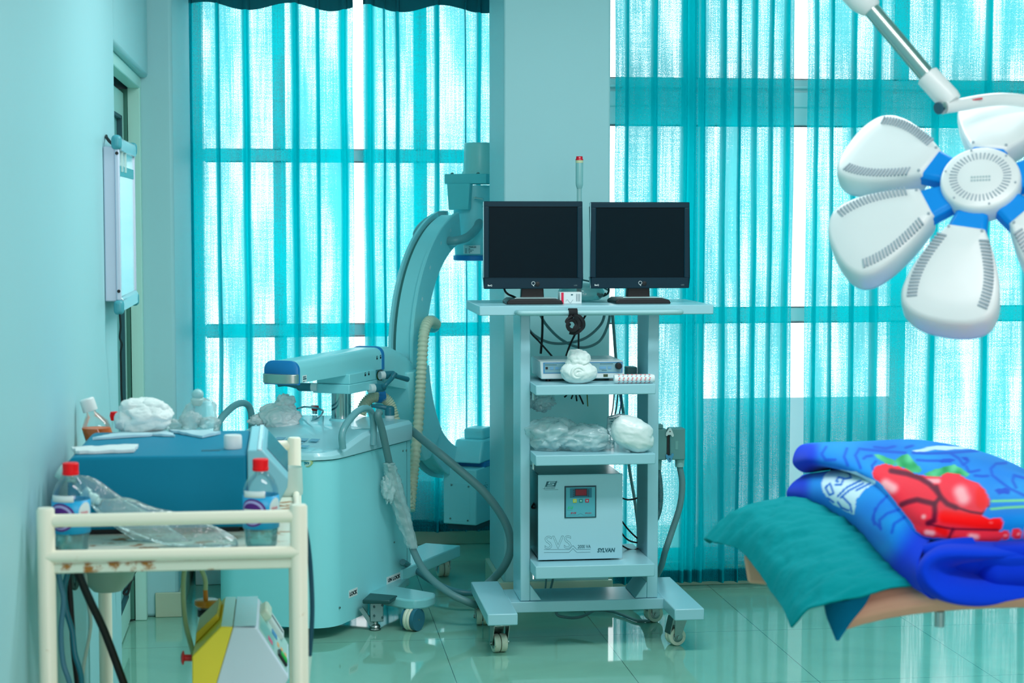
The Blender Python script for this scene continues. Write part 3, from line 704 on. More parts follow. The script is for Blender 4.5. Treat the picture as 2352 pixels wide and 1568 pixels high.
GRN = mat('green_print', (40, 190, 130), .5); RED = mat('crimson_print', (190, 40, 70), .5)
text('lettering', 'SVS', RED, pn, S(750, 745)+QY, (1, 0, 0), (0, 0, 1), .0075, fit=82*KX, bold=.02, shear=.2)
text('lettering', 'SYLVAN', RED, pn, S(962, 745)+QY, (1, 0, 0), (0, 0, 1), .004, fit=92*KX, bold=.02, shear=.2)
def emblem(par, x0, y0, x1, y1, d, mt, mt2, sub=True):
    sk = (x1-x0)*.12
    A = [S(x0-sk, y1), S(x1-sk, y1), S(x1+sk, y0), S(x0+sk, y0)]
    o = MB().prism([p+V((0, -d, 0)) for p in A], [p for p in A]).build('emblem', mt, par)
    w, h = x1-x0, y1-y0; bar = h*.10
    m = MB()
    def sl(fx0, fy0, fx1, fy1):
        pts = []
        for fx, fy in ((fx0, fy1), (fx1, fy1), (fx1, fy0), (fx0, fy0)):
            pts.append(S(x0+w*fx+sk*(1-2*fy), y0+h*fy)+V((0, -d-.0003, 0)))
        m.prism(pts, [p+V((0, .0004, 0)) for p in pts])
    for a in ((.22, .06, .86, .18), (.2, .18, .34, .34), (.2, .30, .80, .42), (.66, .42, .80, .60), (.18, .54, .80, .66)): sl(*a)
    sl(.02, .74, .98, .98)
    m.build('emblem_letter', mt2, o)
    if sub: text('lettering', 'SYLVAN', mt, o, S(x0+w*.06, y1-h*.04)+V((0, -d-.0004, 0)), (1, 0, 0), (0, 0, 1), h*.19*KZ, fit=w*.84*KX, shear=.2)
    return o
e = emblem(r, 392, 280, 540, 382, .0006, INK, SB)
m = MB()
for A in (((352, 381), (520, 381)), ((375, 400), (385, 360)), ((520, 292), (578, 292)), ((548, 300), (557, 266))):
    m.tube([S(*A[0])+V((0, -.0007, 0)), S(*A[1])+V((0, -.0007, 0))], .00035, 5, smooth=False)
for k in range(14): 
    a, b = S(388+k*13.5, 402), S(396+k*13.5, 396); m.box(a.x, b.x, Y0-.0004, Y0, a.z, b.z)
m.build('emblem_lines', INK, r)
emblem(pn, 712, 640, 782, 692, .0042, GRN, mat('panel_teal', 0), sub=False)
text('lettering', 'SVS', INK, r, S(372, 1240)+V((0, -.0002, 0)), (1, 0, 0), (0, 0, 1), 262*KZ, fit=385*KX, outline=.00042)
text('lettering', '2000 VA', INK, r, S(858, 1243)+V((0, -.0002, 0)), (1, 0, 0), (0, 0, 1), 68*KZ, fit=186*KX)
text('lettering', 'SYLVAN', INK, r, S(1142, 1307)+V((0, -.0002, 0)), (1, 0, 0), (0, 0, 1), 80*KZ, fit=260*KX, shear=.22, bold=.035)
m = MB()
for dy in (0, 42):
    L_ = [(370, 1250+dy), (735, 1258+dy), (790, 1202+dy), (845, 1260+dy), (1042, 1262+dy)]
    for i in range(4): m.tube([S(*L_[i])+V((0, -.0003, 0)), S(*L_[i+1])+V((0, -.0003, 0))], .0005, 5, smooth=False)
m.build('zigzag_lines', INK, r)
m = MB()
L_ = [(710, 762), (860, 764), (897, 738), (935, 766), (1075, 768)]
for i in range(4): m.tube([S(*L_[i])+QY, S(*L_[i+1])+QY], .0004, 5, smooth=False)
m.build('zigzag_lines', mat('panel_line', (50, 140, 160), .5), pn)

# ---------------------------------------------------------------- cable connector on the right side
Y0 = 6.99
GP = mat('connector_plastic', (92, 148, 146), .45)
xx = lambda u: P(u, 1000, Y0).x; zz = lambda v: P(1545, v, Y0).z
r = thing('cable_connector', 'grey multi pin cable connector with two latches, right of the trolley', 'connector', (xx(1545), Y0, zz(1056)))
MB().box(xx(1506), xx(1532), Y0, Y0+.055, zz(1056), zz(985)).build('socket_half', GP, r, bevel=.004)
MB().box(xx(1512), xx(1524), Y0+.005, Y0+.05, zz(985), zz(975)).build('cable_gland', GP, r, bevel=.003)
MB().box(xx(1532.6), xx(1538), Y0+.006, Y0+.05, zz(1052), zz(988)).build('black_seam', BLK, r)
MB().box(xx(1538.6), xx(1574), Y0-.002, Y0+.055, zz(1056), zz(984)).build('plug_half', GP, r, bevel=.004)
MB().box(xx(1551), xx(1557), Y0-.0035, Y0-.001, zz(1032), zz(1012)).build('raised_mark', mat('connector_mark', (110, 165, 160), .5), r)
for v, s, mt in ((990, 1, mat('latch_white', (206, 224, 220), .3)), (1053, -1, mat('latch_blue', (70, 150, 184), .3))):
    c = V((xx(1538), Y0-.004, zz(v))); k = .0017
    A = [(-2, 8), (2, 8), (6, 0), (9, -8), (9, -12), (5, -13), (2, -8), (-4, -8), (-7, -11), (-10, -9), (-9, -3)]
    A = [c+V((x*k, 0, y*k*s)) for x, y in A]
    if s < 0: A.reverse()
    o = MB().prism(A, [p+V((0, -.003, 0)) for p in A]).build('latch', mt, r, bevel=.0008)
    MB().cyl(c+V((0, -.002, 0)), c+V((0, -.0045, 0)), .0022, n=12).build('rivet', BLK, o)
MB().cyl((xx(1565), Y0+.028, zz(1056)), (xx(1565), Y0+.028, zz(1074)), .019, .017).build('cable_collar', mat('collar_grey', (140, 190, 186), .4), r)
MB().cyl((xx(1515), Y0+.028, zz(1056)), (xx(1515), Y0+.028, zz(1080)), .015, .013).build('cable_collar', GP, r)
cable('thick grey hose curving down from the connector plug to the floor', [(xx(1565), Y0+.028, zz(1073)), P(1567, 1110, Y0+.03), P(1562, 1160, Y0+.03), P(1545, 1215, Y0+.03), P(1528, 1265, Y0+.03), P(1512, 1315, Y0+.16), (1.42, 7.26, .03), (1.32, 7.32, .014), (1.1, 7.36, .0125)], .0125, GREYC, 'hose', 'hose', n=14)
o = MB().tube([(xx(1515), Y0+.028, zz(1079)), P(1516, 1110, Y0+.03), P(1517, 1150, Y0+.03), P(1510, 1185, Y0+.03), (xx(1495), Y0+.04, zz(1225)), (xx(1470), Y0+.06, zz(1290)), (1.33, 7.04, .27), (1.20, 7.05, .21), (1.05, 7.06, .22)], lambda s: .0105+.0008*math.sin(s*700), 12, 40).build('ribbed_hose', mat('ribbed_hose', (62, 112, 116), .5)); setp(o, 'ribbed grey hose half hidden behind the right trolley upright', 'hose')
# cables on the floor under the trolley
cable('grey cable sagging in a loop under the trolley base', [(1.05, 7.0, .12), P(1278, 1408, 6.98), P(1300, 1417, 6.97), P(1330, 1417, 6.95), P(1362, 1402, 6.98), (1.25, 7.05, .1)], .006, GREYC)
cable('dark grey cable lying on the floor behind the trolley', [G(1395, 1402, .01)+V((-.15, .05, 0)), G(1395, 1402, .01), G(1430, 1412, .008), G(1462, 1424, .007), G(1480, 1430, .007)+V((.03, .03, 0))], .006, GREYC)
cable('left thin grey cord hanging below the bottom shelf', [P(1256, 1300, 7.02), P(1254, 1335, 7.02), P(1252, 1358, 7.02)], .0035, GREYC)
cable('right thin grey cord slanting below the bottom shelf', [P(1276, 1300, 7.02), P(1270, 1330, 7.02), P(1263, 1358, 7.02)], .0045, GREYC)
# ---------------------------------------------------------------- mobile C-arm
PH = math.radians(29)
AA = V((math.sin(PH), math.cos(PH), 0)); NN = V((math.cos(PH), -math.sin(PH), 0)); ZZ = V((0, 0, 1))
CF = frame((0, 0, 0), AA, NN, ZZ)
L = lambda s, t, z: AA*s+NN*t+ZZ*z
def PT(u, v, t):
    d = ray(u, v); return EYE+d*(t/d.dot(NN))
def PSs(u, v, s):
    d = ray(u, v); return EYE+d*(s/d.dot(AA))
ST = lambda p: (p.dot(AA), p.dot(NN), p.z)
CP = mat('scanner_paint', (148, 232, 238), .3, spec=.5, var=.02, vscale=3)
CL = mat('scanner_lid', (176, 230, 238), .34, spec=.9, bump=.12, bscale=420, coat=.4)
CT = mat('scanner_teal', (104, 214, 220), .35)
CHD = mat('scanner_grey_handle', (112, 170, 176), .3)
LEV = mat('lever_teal', (42, 122, 138), .35)
BLU = mat('scanner_blue', (24, 128, 196), .35)
DKG = mat('dark_green_metal', (34, 84, 84), .4, .3)
ca = thing('mobile_scanner', 'pale aqua mobile scanner with a tall curved arm, standing left of the trolley', 'medical scanner', tuple(L(6.5, -3.42, 0)))
S0, S1, T0, T1 = 6.06, 6.80, -3.70, -3.185
def halfw(s, r):
    """inset of the side from the front rounding"""
    if s >= S0+r: return 0.
    x = r-(s-S0); return r-math.sqrt(max(r*r-x*x, 0))
def body(z0, z1, s1=S1, g=0.):
    pts = []
    r = .12
    for i in range(9):
        a = math.pi*(1+.5*i/8); pts.append((S0-g+r+r*math.cos(a), T0-g+r+r*math.sin(a)))      # front-left
    pts = [(S0-g+r+r*math.cos(math.pi+math.pi/2*i/8), T1+g-r-r*math.sin(math.pi+math.pi/2*i/8)) for i in range(9)][::-1]
    left = [(S0-g+r+r*math.cos(math.pi+math.pi/2*i/8), T0-g+r+r*math.sin(math.pi+math.pi/2*i/8)) for i in range(9)]
    pl = pts+left+[(s1+g, T0-g), (s1+g, T1+g)]
    return MB().prism([L(s, t, z0) for s, t in pl], [L(s, t, z1) for s, t in pl])
b = body(.112, .684); b.build('cabinet', CP, ca)
body(.046, .1121, 6.40).build('skirt', CP, ca)
rings = []
for i in range(20):
    s = S0-.008+(S1+.012-S0)*((i/19)**1.3); s = max(s, S0-.0079)
    w = halfw(s+.008, .125); f = min(1, max(0, (s-6.10)/.36)); f = f*f*(3-2*f)
    zt_ = .716+.052*f
    a_, b_ = T0-.008+w, T1+.008-w
    if i == 0: zt_ -= .012
    mid = .008*f
    rings.append([L(s, a_, .688), L(s, b_, .688), L(s, b_, zt_-.014), L(s, b_-.014, zt_), L(s, (a_+b_)/2, zt_+mid), L(s, a_+.014, zt_), L(s, a_, zt_-.014)])
MB().loft(rings).build('lid', CL, ca, bevel=.004, ang=30)
m = MB()
for k in range(3):
    for j in range(5-k%2):
        s = 6.14+k*.042; t = -3.55+j*.05
        p = lambda ds, dt: L(s+ds, t+dt, .7185+.052*(lambda f: f*f*(3-2*f))(min(1, max(0, (s+ds-6.10)/.36)))+.0065)
        m.prism([p(0, 0), p(.028, 0), p(.028, .038), p(0, .038)], [q+ZZ*.001 for q in (p(0, 0), p(.028, 0), p(.028, .038), p(0, .038))])
m.build('key_pad', mat('keypad_blue', (120, 180, 205), .35), ca)
# seam screws
m = MB()
for u, v in ((812, 1044), (925, 1035), (933, 1034), (925, 1316), (933, 1315), (780, 1395), (905, 1245)):
    p = PT(u, v, T1); MB().cyl(p-NN*.001, p+NN*.003, .0038, n=10).build('screw', ZINC, ca)
o = PT(930, 1050, T1); z_a, z_b = .15, .684
MB().prism([L(6.765, T1-.002, z_a), L(6.767, T1-.002, z_a), L(6.767, T1+.0006, z_a), L(6.765, T1+.0006, z_a)], [L(6.765, T1-.002, z_b), L(6.767, T1-.002, z_b), L(6.767, T1+.0006, z_b), L(6.765, T1+.0006, z_b)]).build('seam', mat('seam_dark', (40, 110, 116), .6), ca)
# labels
LB = mat('label_white', (226, 240, 240), .4)
def sticker(par, u0, v0, u1, v1, body_, h, fit):
    """small white label on the right side of the cabinet with black lettering"""
    a, b = PT(u0, v0, T1), PT(u1, v1, T1); mid = (a+b)/2
    s0, _, z0 = ST(a); s1, _, z1 = ST(b)
    A = [L(s0, T1-.001, z0-h*.75), L(s1, T1-.001, z0-h*.75), L(s1, T1-.001, z0+h*.75), L(s0, T1-.001, z0+h*.75)]
    o = MB().prism(A, [p+NN*.0016 for p in A]).build('label', LB, par)
    text('lettering', body_, mat('black_ink', (6, 16, 24), .5), par, L(s0+(s1-s0)*.08, T1+.0010, z0-h*.36), AA, ZZ, h, fit=(s1-s0)*.84, bold=.03)
sticker(ca, 801, 1365, 821, 1358, 'LOCK', .020, 1)
sticker(ca, 888, 1334, 921, 1323, 'UN LOCK', .020, 1)
p = L(S0+.035, T1-.035-.004, .64)
ex = (AA*.55+NN*.83).normalized(); ex = (NN*.93+AA*.35).normalized(); nn = ex.cross(ZZ)
p = PSs(700, 1061, S0+.015)
for k, (mt, g, d) in enumerate(((mat('logo_gold', (190, 210, 150), .4), 1.0, .010), (mat('logo_face', (200, 232, 220), .4), .86, .0115))):
    MB().prism([p+NN*(.036*g*math.cos(i*math.pi/12))+ZZ*(.019*g*math.sin(i*math.pi/12))-AA*d for i in range(24)], [p+NN*(.036*g*math.cos(i*math.pi/12))+ZZ*(.019*g*math.sin(i*math.pi/12))+AA*.02 for i in range(24)]).build('logo_plate', mt, ca)
text('lettering', 'Allengers', mat('logo_teal', (0, 140, 160), .5), ca, p-NN*.025-ZZ*.005-AA*.0122, NN, ZZ, .016, fit=.05, bold=.02, shear=.15)
# handles
def handle(tt, out):
    q = [(795, 1030), (793, 1000), (802, 975), (825, 948), (843, 938), (857, 942), (864, 960), (865, 990), (864, 1022)]
    pts = [PT(u, v, T1+.03) for u, v in q]
    if not out: pts = [p+NN*(T0-.03-(T1+.03)) for p in pts]
    k = -1 if out else 1
    pts = [p+NN*.014*k for p in pts]
    MB().tube(pts, .0135, 14, 6).build('grab_handle', CHD, ca)
handle(0, True); handle(0, False)
# column, carriage and arm
SC, TC = 6.64, -3.42
MB().lathe([(.05, 0), (.05, .008), (.044, .014), (.001, .014)], L(SC, TC, .770), n=32).build('flange', CP, ca, bevel=.001)
MB().cyl(L(SC, TC, .776), L(SC, TC, .90), .040, n=40).build('column', CHR, ca)
bx = lambda s0, s1, t0, t1, z0, z1: MB(CF).box(s0, s1, t0, t1, z0, z1)
bx(6.545, 6.80, -3.50, -3.335, .893, .930).build('carriage', CP, ca, bevel=.003)
bx(6.56, 6.80, -3.49, -3.34, .9305, .972).build('carriage', CP, ca, bevel=.003)
def armsec(s, t0, t1, z0, z1, r):
    out = [L(s, t0, z0), L(s, t1, z0)]
    for i in range(7): out.append(L(s, t1-r+r*math.cos(math.pi/2*i/6), z1-r+r*math.sin(math.pi/2*i/6)))
    for i in range(7): out.append(L(s, t0+r+r*math.cos(math.pi/2+math.pi/2*i/6), z1-r+r*math.sin(math.pi/2+math.pi/2*i/6)))
    return out
TA0, TA1 = -3.495, -3.355
MB().loft([armsec(6.17, TA0, TA1, .968, 1.052, .035), armsec(6.885, TA0, TA1, .968, 1.058, .035)]).build('arm', CP, ca)
MB().loft([armsec(6.885, TA0-.004, TA1+.004, .966, 1.062, .036), armsec(6.903, TA0-.004, TA1+.004, .966, 1.062, .036)]).build('blue_band', BLU, ca)
MB().loft([armsec(6.903, TA0, TA1, .90, 1.058, .04), armsec(7.02, TA0, TA1, .88, 1.052, .045), armsec(7.14, TA0, TA1, .86, 1.02, .05), armsec(7.20, TA0, TA1, .85, .99, .05)]).build('arm_cover', CP, ca)
MB().loft([armsec(6.165, TA0-.004, TA1+.004, .962, 1.054, .036), armsec(6.15, TA0-.004, TA1+.004, .962, 1.054, .036), armsec(6.142, TA0+.006, TA1-.006, .968, 1.046, .034)]).build('blue_cap', BLU, ca)
pl = [(6.155, TA0-.006)]+[(6.150-.035*math.sin(math.pi*i/12), TA0-.006+(TA1-TA0+.012)*(.5-.5*math.cos(math.pi*i/12))) for i in range(13)]+[(6.155, TA1+.006)]
MB().prism([L(s, t, .968) for s, t in pl], [L(s, t, 1.004) for s, t in pl]).build('steel_bumper', mat('brushed_steel', (190, 205, 200), .3, .9), ca, bevel=.003)
a = PT(699, 869, TA1)
s0, _, z0 = ST(a)
A = [L(s0-.016, TA1-.001, z0-.014), L(s0+.018, TA1-.001, z0-.014), L(s0+.018, TA1-.001, z0+.013), L(s0-.016, TA1-.001, z0+.013)]
lb = MB().prism(A, [p+NN*.002 for p in A]).build('label', LB, ca)
m = MB()
for k, (w, hh) in enumerate(((.022, .004), (.026, .005), (.012, .002))):
    q = L(s0-.012, TA1+.001, z0+.004-.008*k); B = [q, q+AA*w, q+AA*w+ZZ*hh, q+ZZ*hh]; m.prism(B, [p+NN*.0006 for p in B])
m.build('print', INK, lb)
m = MB()
for u, v in ((866, 822), (874, 820), (839, 860), (847, 858)):
    p = PT(u, v, TA1 if v < 840 else -3.34)
    A = [p-AA*.006-ZZ*.006, p+AA*.006-ZZ*.006, p+AA*.006+ZZ*.002, p-AA*.006+ZZ*.002]; m.prism(A, [q+NN*.0008 for q in A])
    m.tube([p-AA*.004+ZZ*.002, p-AA*.004+ZZ*.007, p+AA*.003+ZZ*.008, p+AA*.004+ZZ*.004], .0012, 5, 3)
m.build('lock_marks', mat('black_ink', (6, 16, 24), .5), ca)
# levers
def lever(p0, p1, path, rr=.017):
    m = MB().cyl(p0, p0+(p1-p0)*.35, rr*1.02).build('lever_collar', LB, ca)
    b = MB(); b.cyl(p0+(p1-p0)*.35, p1, rr, n=20).ball(p1, rr, 16, 8)
    b.tube(path, lambda s: .009+.004*abs(s-.4), 10, 5); b.build('lever', LEV, ca)
p = PT(872, 862, TA1-.02); MB().cyl(p-NN*.004-AA*.0, p+NN*.012, .021).build('brass_ring', mat('brass', (120, 100, 40), .3, .9), ca)
p0 = PT(872, 862, TA1); p1 = p0+NN*.035+AA*.05
lever(p0, p1, [p1, PT(902, 862, -3.30), PT(918, 866, -3.29), PT(936, 871, -3.28)])
p0 = PT(848, 892, -3.335); p1 = p0+NN*.03+AA*.06
lever(p0, p1, [p1, PT(885, 884, -3.28), PT(900, 868, -3.27), PT(908, 855, -3.26)], .018)
p0 = PSs(729, 889, 6.55); p1 = p0-NN*.07-AA*.015
lever(p0, p1, [p1, p1-NN*.04+ZZ*.006, p1-NN*.07+ZZ*.010, p1-NN*.10+ZZ*.008], .017)
p = G(895, 962, .766); 
MB().cyl(p, p+ZZ*.016, .02).build('lever_collar', LB, ca)
b = MB().cyl(p+ZZ*.016, p+ZZ*.046, .021, .020, 22).ball(p+ZZ*.046, (.020, .020, .010), 18, 8).tube([p+ZZ*.044, p-NN*.03-AA*.02+ZZ*.052, p-NN*.07-AA*.03+ZZ*.056], lambda s: .011-.004*s, 10, 5); b.build('lever', LEV, ca)
# red stop button
p = G(723, 950, .772)
MB().cyl(p, p+ZZ*.014, .0105).build('button_base', CHR, ca)
MB().lathe([(.011, 0), (.013, .003), (.014, .010), (.0175, .012), (.0175, .020), (.014, .022), (.001, .022)], p+ZZ*.0135, n=24).build('red_button', mat('red_plastic', (226, 18, 26), .35), ca)
# the curved arm
CS, CZ, RI, RO = 7.83, 1.01, .487, .628
def arc_solid(prof, a0, a1, n=60, c=(CS, CZ)):
    rings = []
    for i in range(n+1):
        a = math.radians(a0+(a1-a0)*i/n); rings.append([L(c[0]+r*math.cos(a), t, c[1]+r*math.sin(a)) for t, r in prof])
    return MB().loft(rings)
arc_solid([(-3.48, RI), (-3.36, RI), (-3.36, RO-.004), (-3.363, RO), (-3.374, RO), (-3.377, RO-.014), (-3.448, RO-.014), (-3.450, RO-.03), (-3.464, RO-.03), (-3.466, RO), (-3.477, RO), (-3.48, RO-.004)], 101, 264).build('curved_arm', CP, ca, ang=30)
arc_solid([(-3.451, RO-.032), (-3.463, RO-.032), (-3.463, RO-.022), (-3.451, RO-.022)], 104, 181).build('rail_groove', mat('groove_dark', (60, 120, 118), .4), ca)
# side marks on the arm
m = MB()
for a in (112, 124, 140, 156, 205, 222, 240):
    a = math.radians(a); p = L(CS+.575*math.cos(a), -3.36, CZ+.575*math.sin(a))
    e = (AA*math.cos(a)+ZZ*math.sin(a)); f = (AA*-math.sin(a)+ZZ*math.cos(a))
    for k in (-1, 1):
        A = [p+e*.004*k-f*.008-e*.001, p+e*.004*k-f*.008+e*.001, p+e*.004*k+f*.008+e*.001, p+e*.004*k+f*.008-e*.001]; m.prism(A, [q+NN*.0008 for q in A])
m.build('scale_mark', LB, ca)
# collar that carries the arm
arc_solid([(-3.53, .60), (-3.5, .60), (-3.5, RO+.004), (-3.345, RO+.004), (-3.345, .53), (-3.325, .53), (-3.325, .70), (-3.345, .72), (-3.51, .72), (-3.53, .70)], 186, 222, 16).build('arm_collar', CP, ca, bevel=.004)
# side socket and hoses
p = PT(992, 744, -3.36)
MB().lathe([(.034, -.02), (.034, .010), (.030, .02), (.022, .03), (.001, .03)], p, NN, 28, sx=1.0, sy=1.25).build('hose_socket', CT, ca)
HOSE = mat('corrugated_hose', (206, 220, 192), .45)
rib = lambda n_: (lambda s: .0225+.0022*math.sin(s*n_))
q = [p+NN*.02, PT(985, 738, -3.30), PT(974, 765, -3.285), PT(969, 830, -3.28), PT(965, 900, -3.28), PT(960, 980, -3.27), PT(952, 1060, -3.26), PT(946, 1120, -3.25), PT(941, 1172, -3.24)]
MB().tube(q, rib(330), 14, 40).build('corrugated_hose', HOSE, ca)
q = [PSs(828, 950, 6.80), PSs(840, 925, 6.81), PSs(858, 911, 6.83), PSs(878, 912, 6.86), PSs(895, 928, 6.88), PSs(905, 960, 6.89), PSs(918, 1020, 6.9), PSs(930, 1100, 6.9), PSs(938, 1165, 6.9)]
MB().tube(q, rib(300), 14, 40).build('corrugated_hose', HOSE, ca)
pc = PSs(873, 910, 6.855); MB().cyl(pc-AA*.012-NN*.01, pc+AA*.012+NN*.012, .027).build('hose_clip', BLU, ca)
# grip loops near the top
MB().tube([PT(1028, 553, -3.365), PT(1046, 553, -3.325), PT(1072, 545, -3.29), PT(1094, 525, -3.29), PT(1100, 506, -3.30), PT(1092, 496, -3.325), PT(1078, 498, -3.365)], .0195, 14, 8).build('grip_loop', CHD, ca)
MB().tube([PT(1028, 492, -3.475), PT(1005, 494, -3.52), PT(975, 512, -3.55), PT(958, 532, -3.55), PT(958, 548, -3.54), PT(972, 556, -3.50), PT(985, 556, -3.475)], .0165, 14, 8).build('grip_loop', CHD, ca)
# image intensifier on top
YI = 8.50
ci = P(1090, 480, YI)
zi = lambda v: P(1070, v, YI-.1).z
BF = frame((ci.x, YI, 0), AA, NN, ZZ)
ib = lambda s0, s1, t0, t1, z0, z1: MB(BF).box(s0, s1, t0, t1, z0, z1)
ib(-.11, .11, -.105, .105, zi(422), zi(399)).build('top_plate', CT, ca, bevel=.004)
MB(BF).lathe([(.088, 0), (.082, .012), (.078, .02), (.074, zi(326)-zi(399)-.004), (.07, zi(326)-zi(399)), (.001, zi(326)-zi(399))], (.02, .02, zi(399)), n=40).build('camera_barrel', mat('barrel_aqua', (170, 236, 232), .3), ca)
MB(BF).prism([(-.132, -.075, zi(482)), (-.132, .025, zi(482)), (-.10, .025, zi(482)), (-.10, -.075, zi(482))], [(-.128, -.085, zi(421)), (-.128, .03, zi(421)), (-.09, .03, zi(421)), (-.09, -.085, zi(421))]).build('yoke', CT, ca, bevel=.004)
MB(BF).lathe([(.09, 0), (.092, .004), (.098, zi(520)-zi(586)), (.098, zi(424)-zi(586))], (0, 0, zi(587)), n=44).build('detector_body', CP, ca)
MB(BF).lathe([(.094, 0), (.099, .003), (.099, .022), (.094, .025), (.001, .025)], (0, 0, zi(599)), n=44).build('detector_rim', BLU, ca)
MB(BF).cyl((-.10, .05, zi(455)), (-.115, .05, zi(455)), .006).cyl((-.112, .05, zi(455)), (-.112, .09, zi(458)), .006).build('lever_pin', CHR, ca)
m = MB(BF)
for y in (-.07, .06): m.ball((-.10, y, zi(398)), (.008, .008, .005), 12, 6)
m.build('bolt', ZINC, ca)
q = P(1065, 583, YI-.104); q2 = P(1103, 563, YI-.104)
lb = MB().box(q.x, q2.x, q.y, q.y+.02, q.z, q2.z).build('label', LB, ca)
text('lettering', 'THALES', INK, lb, (q.x+.024, q.y-.0006, q2.z-.012), (1, 0, 0), (0, 0, 1), .010, fit=.034, bold=.02)
m = MB()
for k in range(4):
    for x0, x1 in ((.006, .016), (.022, .030+.008*(k % 3))): m.box(q.x+x0, q.x+x1, q.y-.0006, q.y, q.z+.004+k*.006, q.z+.0065+k*.006)
m.build('print', INK, lb)
# tube head below
hs = 7.60
c0, c1 = PSs(1018, 1205, hs), PSs(1094, 1207, hs)
t0, t1 = ST(c0)[1], ST(c1)[1]; zb = c1.z; zm = PSs(1050, 1076, hs).z
bx(hs, hs+.30, t0, t1, zb, zm).build('tube_housing', CP, ca, bevel=.006)
bx(hs+.03, hs+.28, t0+.012, t1-.012, zb-.028, zb-.0002).build('tube_foot', mat('dark_teal_plate', (20, 70, 84), .5), ca)
k0, k1 = PSs(1034, 1196, hs), PSs(1079, 1110, hs)
bx(hs-.0015, hs+.001, ST(k0)[1], ST(k1)[1], k0.z, k1.z).build('cover_plate', CP, ca, bevel=.001)
m = MB()
for u, v in ((1038, 1113), (1077, 1117), (1035, 1190), (1075, 1195)):
    p = PSs(u, v, hs); MB().cyl(p-AA*.005, p, .0042, n=12).build('screw', ZINC, ca)
m = MB()
for i in range(4):
    for j in range(6):
        an = j*1.05+i*.5; p = L(hs+.11+.008*i*math.cos(an), t1, (zb+zm)/2+.03+.008*i*math.sin(an)); m.cyl(p-NN*.001, p+NN*.0008, .0022, n=6)
m.build('speaker_holes', INK, ca)
bx(hs+.10, hs+.3005, t0-.003, t1+.003, zm-.002, zm+.022).build('blue_strap', BLU, ca, bevel=.002)
zu = PSs(1060, 1012, hs+.05).z
MB().prism([L(hs+.05, t0+.015, zm+.02), L(hs+.05, t1-.001, zm+.02), L(hs+.28, t1-.001, zm+.02), L(hs+.28, t0+.015, zm+.02)], [L(hs+.10, t0+.02, zu), L(hs+.10, t1-.006, zu), L(hs+.27, t1-.006, zu), L(hs+.27, t0+.02, zu)]).build('tube_cover', CP, ca, bevel=.010, seg=3)
zu2 = PSs(1075, 985, hs+.1).z
bx(hs+.13, hs+.25, t0+.045, t1-.02, zu-.004, zu2).build('tube_cap', CP, ca, bevel=.014, seg=4)
# rear leg with its wheel
e0, e1, e2 = G(1028, 1246, .165), G(1058, 1252, .165), G(940, 1290, .165)
te0, te1 = ST(e0)[1], ST(e1)[1]; se = ST(e1)[0]
bx(6.70, se, te1-.17, te1, .115, .165).build('rear_leg', CP, ca, bevel=.005)
w = G(1020, 1325)
caster(ca, w.x+.0, w.y, .115, math.radians(100), r=.036, w=.05, forkm=mat('caster_bracket', (170, 205, 205), .35), hub=CP)
# front outrigger
w = G(946, 1447); ws, wt, _ = ST(w)
zo0, zo1 = .084, .124
pl = [(ws-.03, T1-.05)]+[(ws+.02+.085*math.cos(a), wt+.01+.060*math.sin(a)) for a in [math.pi*(1-.0)-math.pi*i/14 for i in range(15)]]+[(ws+.26, T1-.05)]
pl = [(6.41, T1-.10), (6.41, T1), (ws-.02, wt-.02), (ws-.015, wt+.02), (ws+.02, wt+.052), (ws+.08, wt+.06), (ws+.14, wt+.04), (ws+.20, T1+.05), (6.79, T1), (6.79, T1-.10)]
MB().prism([L(s, t, zo0) for s, t in pl], [L(s, t, zo1-(.0)) for s, t in pl]).build('outrigger', CT if False else mat('outrigger_aqua', (126, 196, 200), .3), ca, bevel=.008, seg=3)
r_ = .0450; wc = L(ws, wt, r_)
ax = (NN*.75-AA*.66).normalized(); ax = V((.80, -.6, 0)).normalized()
c = MB().lathe([(.001, 0), (r_*.93, .0), (r_*.97, .004), (r_*.97, .018), (.001, .018)], wc+ax*.014, ax, 36).build('caster', mat('wheel_cover', (40, 108, 128), .35), ca)
for k in (-1, 0): MB().lathe([(r_*.5, 0), (r_*.96, .0), (r_, .003), (r_, .011), (r_*.96, .014), (r_*.5, .014)], wc+ax*(.0145*k-.001), ax, 36).build('wheel', NYLON, c)
MB().lathe([(.001, 0), (r_*.9, 0), (r_*.9, .01), (.001, .01)], wc-ax*.028, ax, 30).build('inner_cover', mat('wheel_cover', 0), c)
MB().cyl(wc+ax*.033, wc+ax*.0345, .004, n=10).build('axle', CHR, c)
MB().cyl(wc+ZZ*(r_-.004), wc+ZZ*(zo0-r_+.002), .016).build('swivel', DKG, c)
q = wc-ax*.03-ZZ*.005
MB().prism([q+V((-.012, 0, 0)), q+V((.004, 0, 0)), q+V((.002, 0, -.0405)), q+V((-.010, 0, -.0405))], [q+V((-.012, .012, 0)), q+V((.004, .012, 0)), q+V((.002, .012, -.0405)), q+V((-.010, .012, -.0405))]).build('brake_tab', DKG, c)
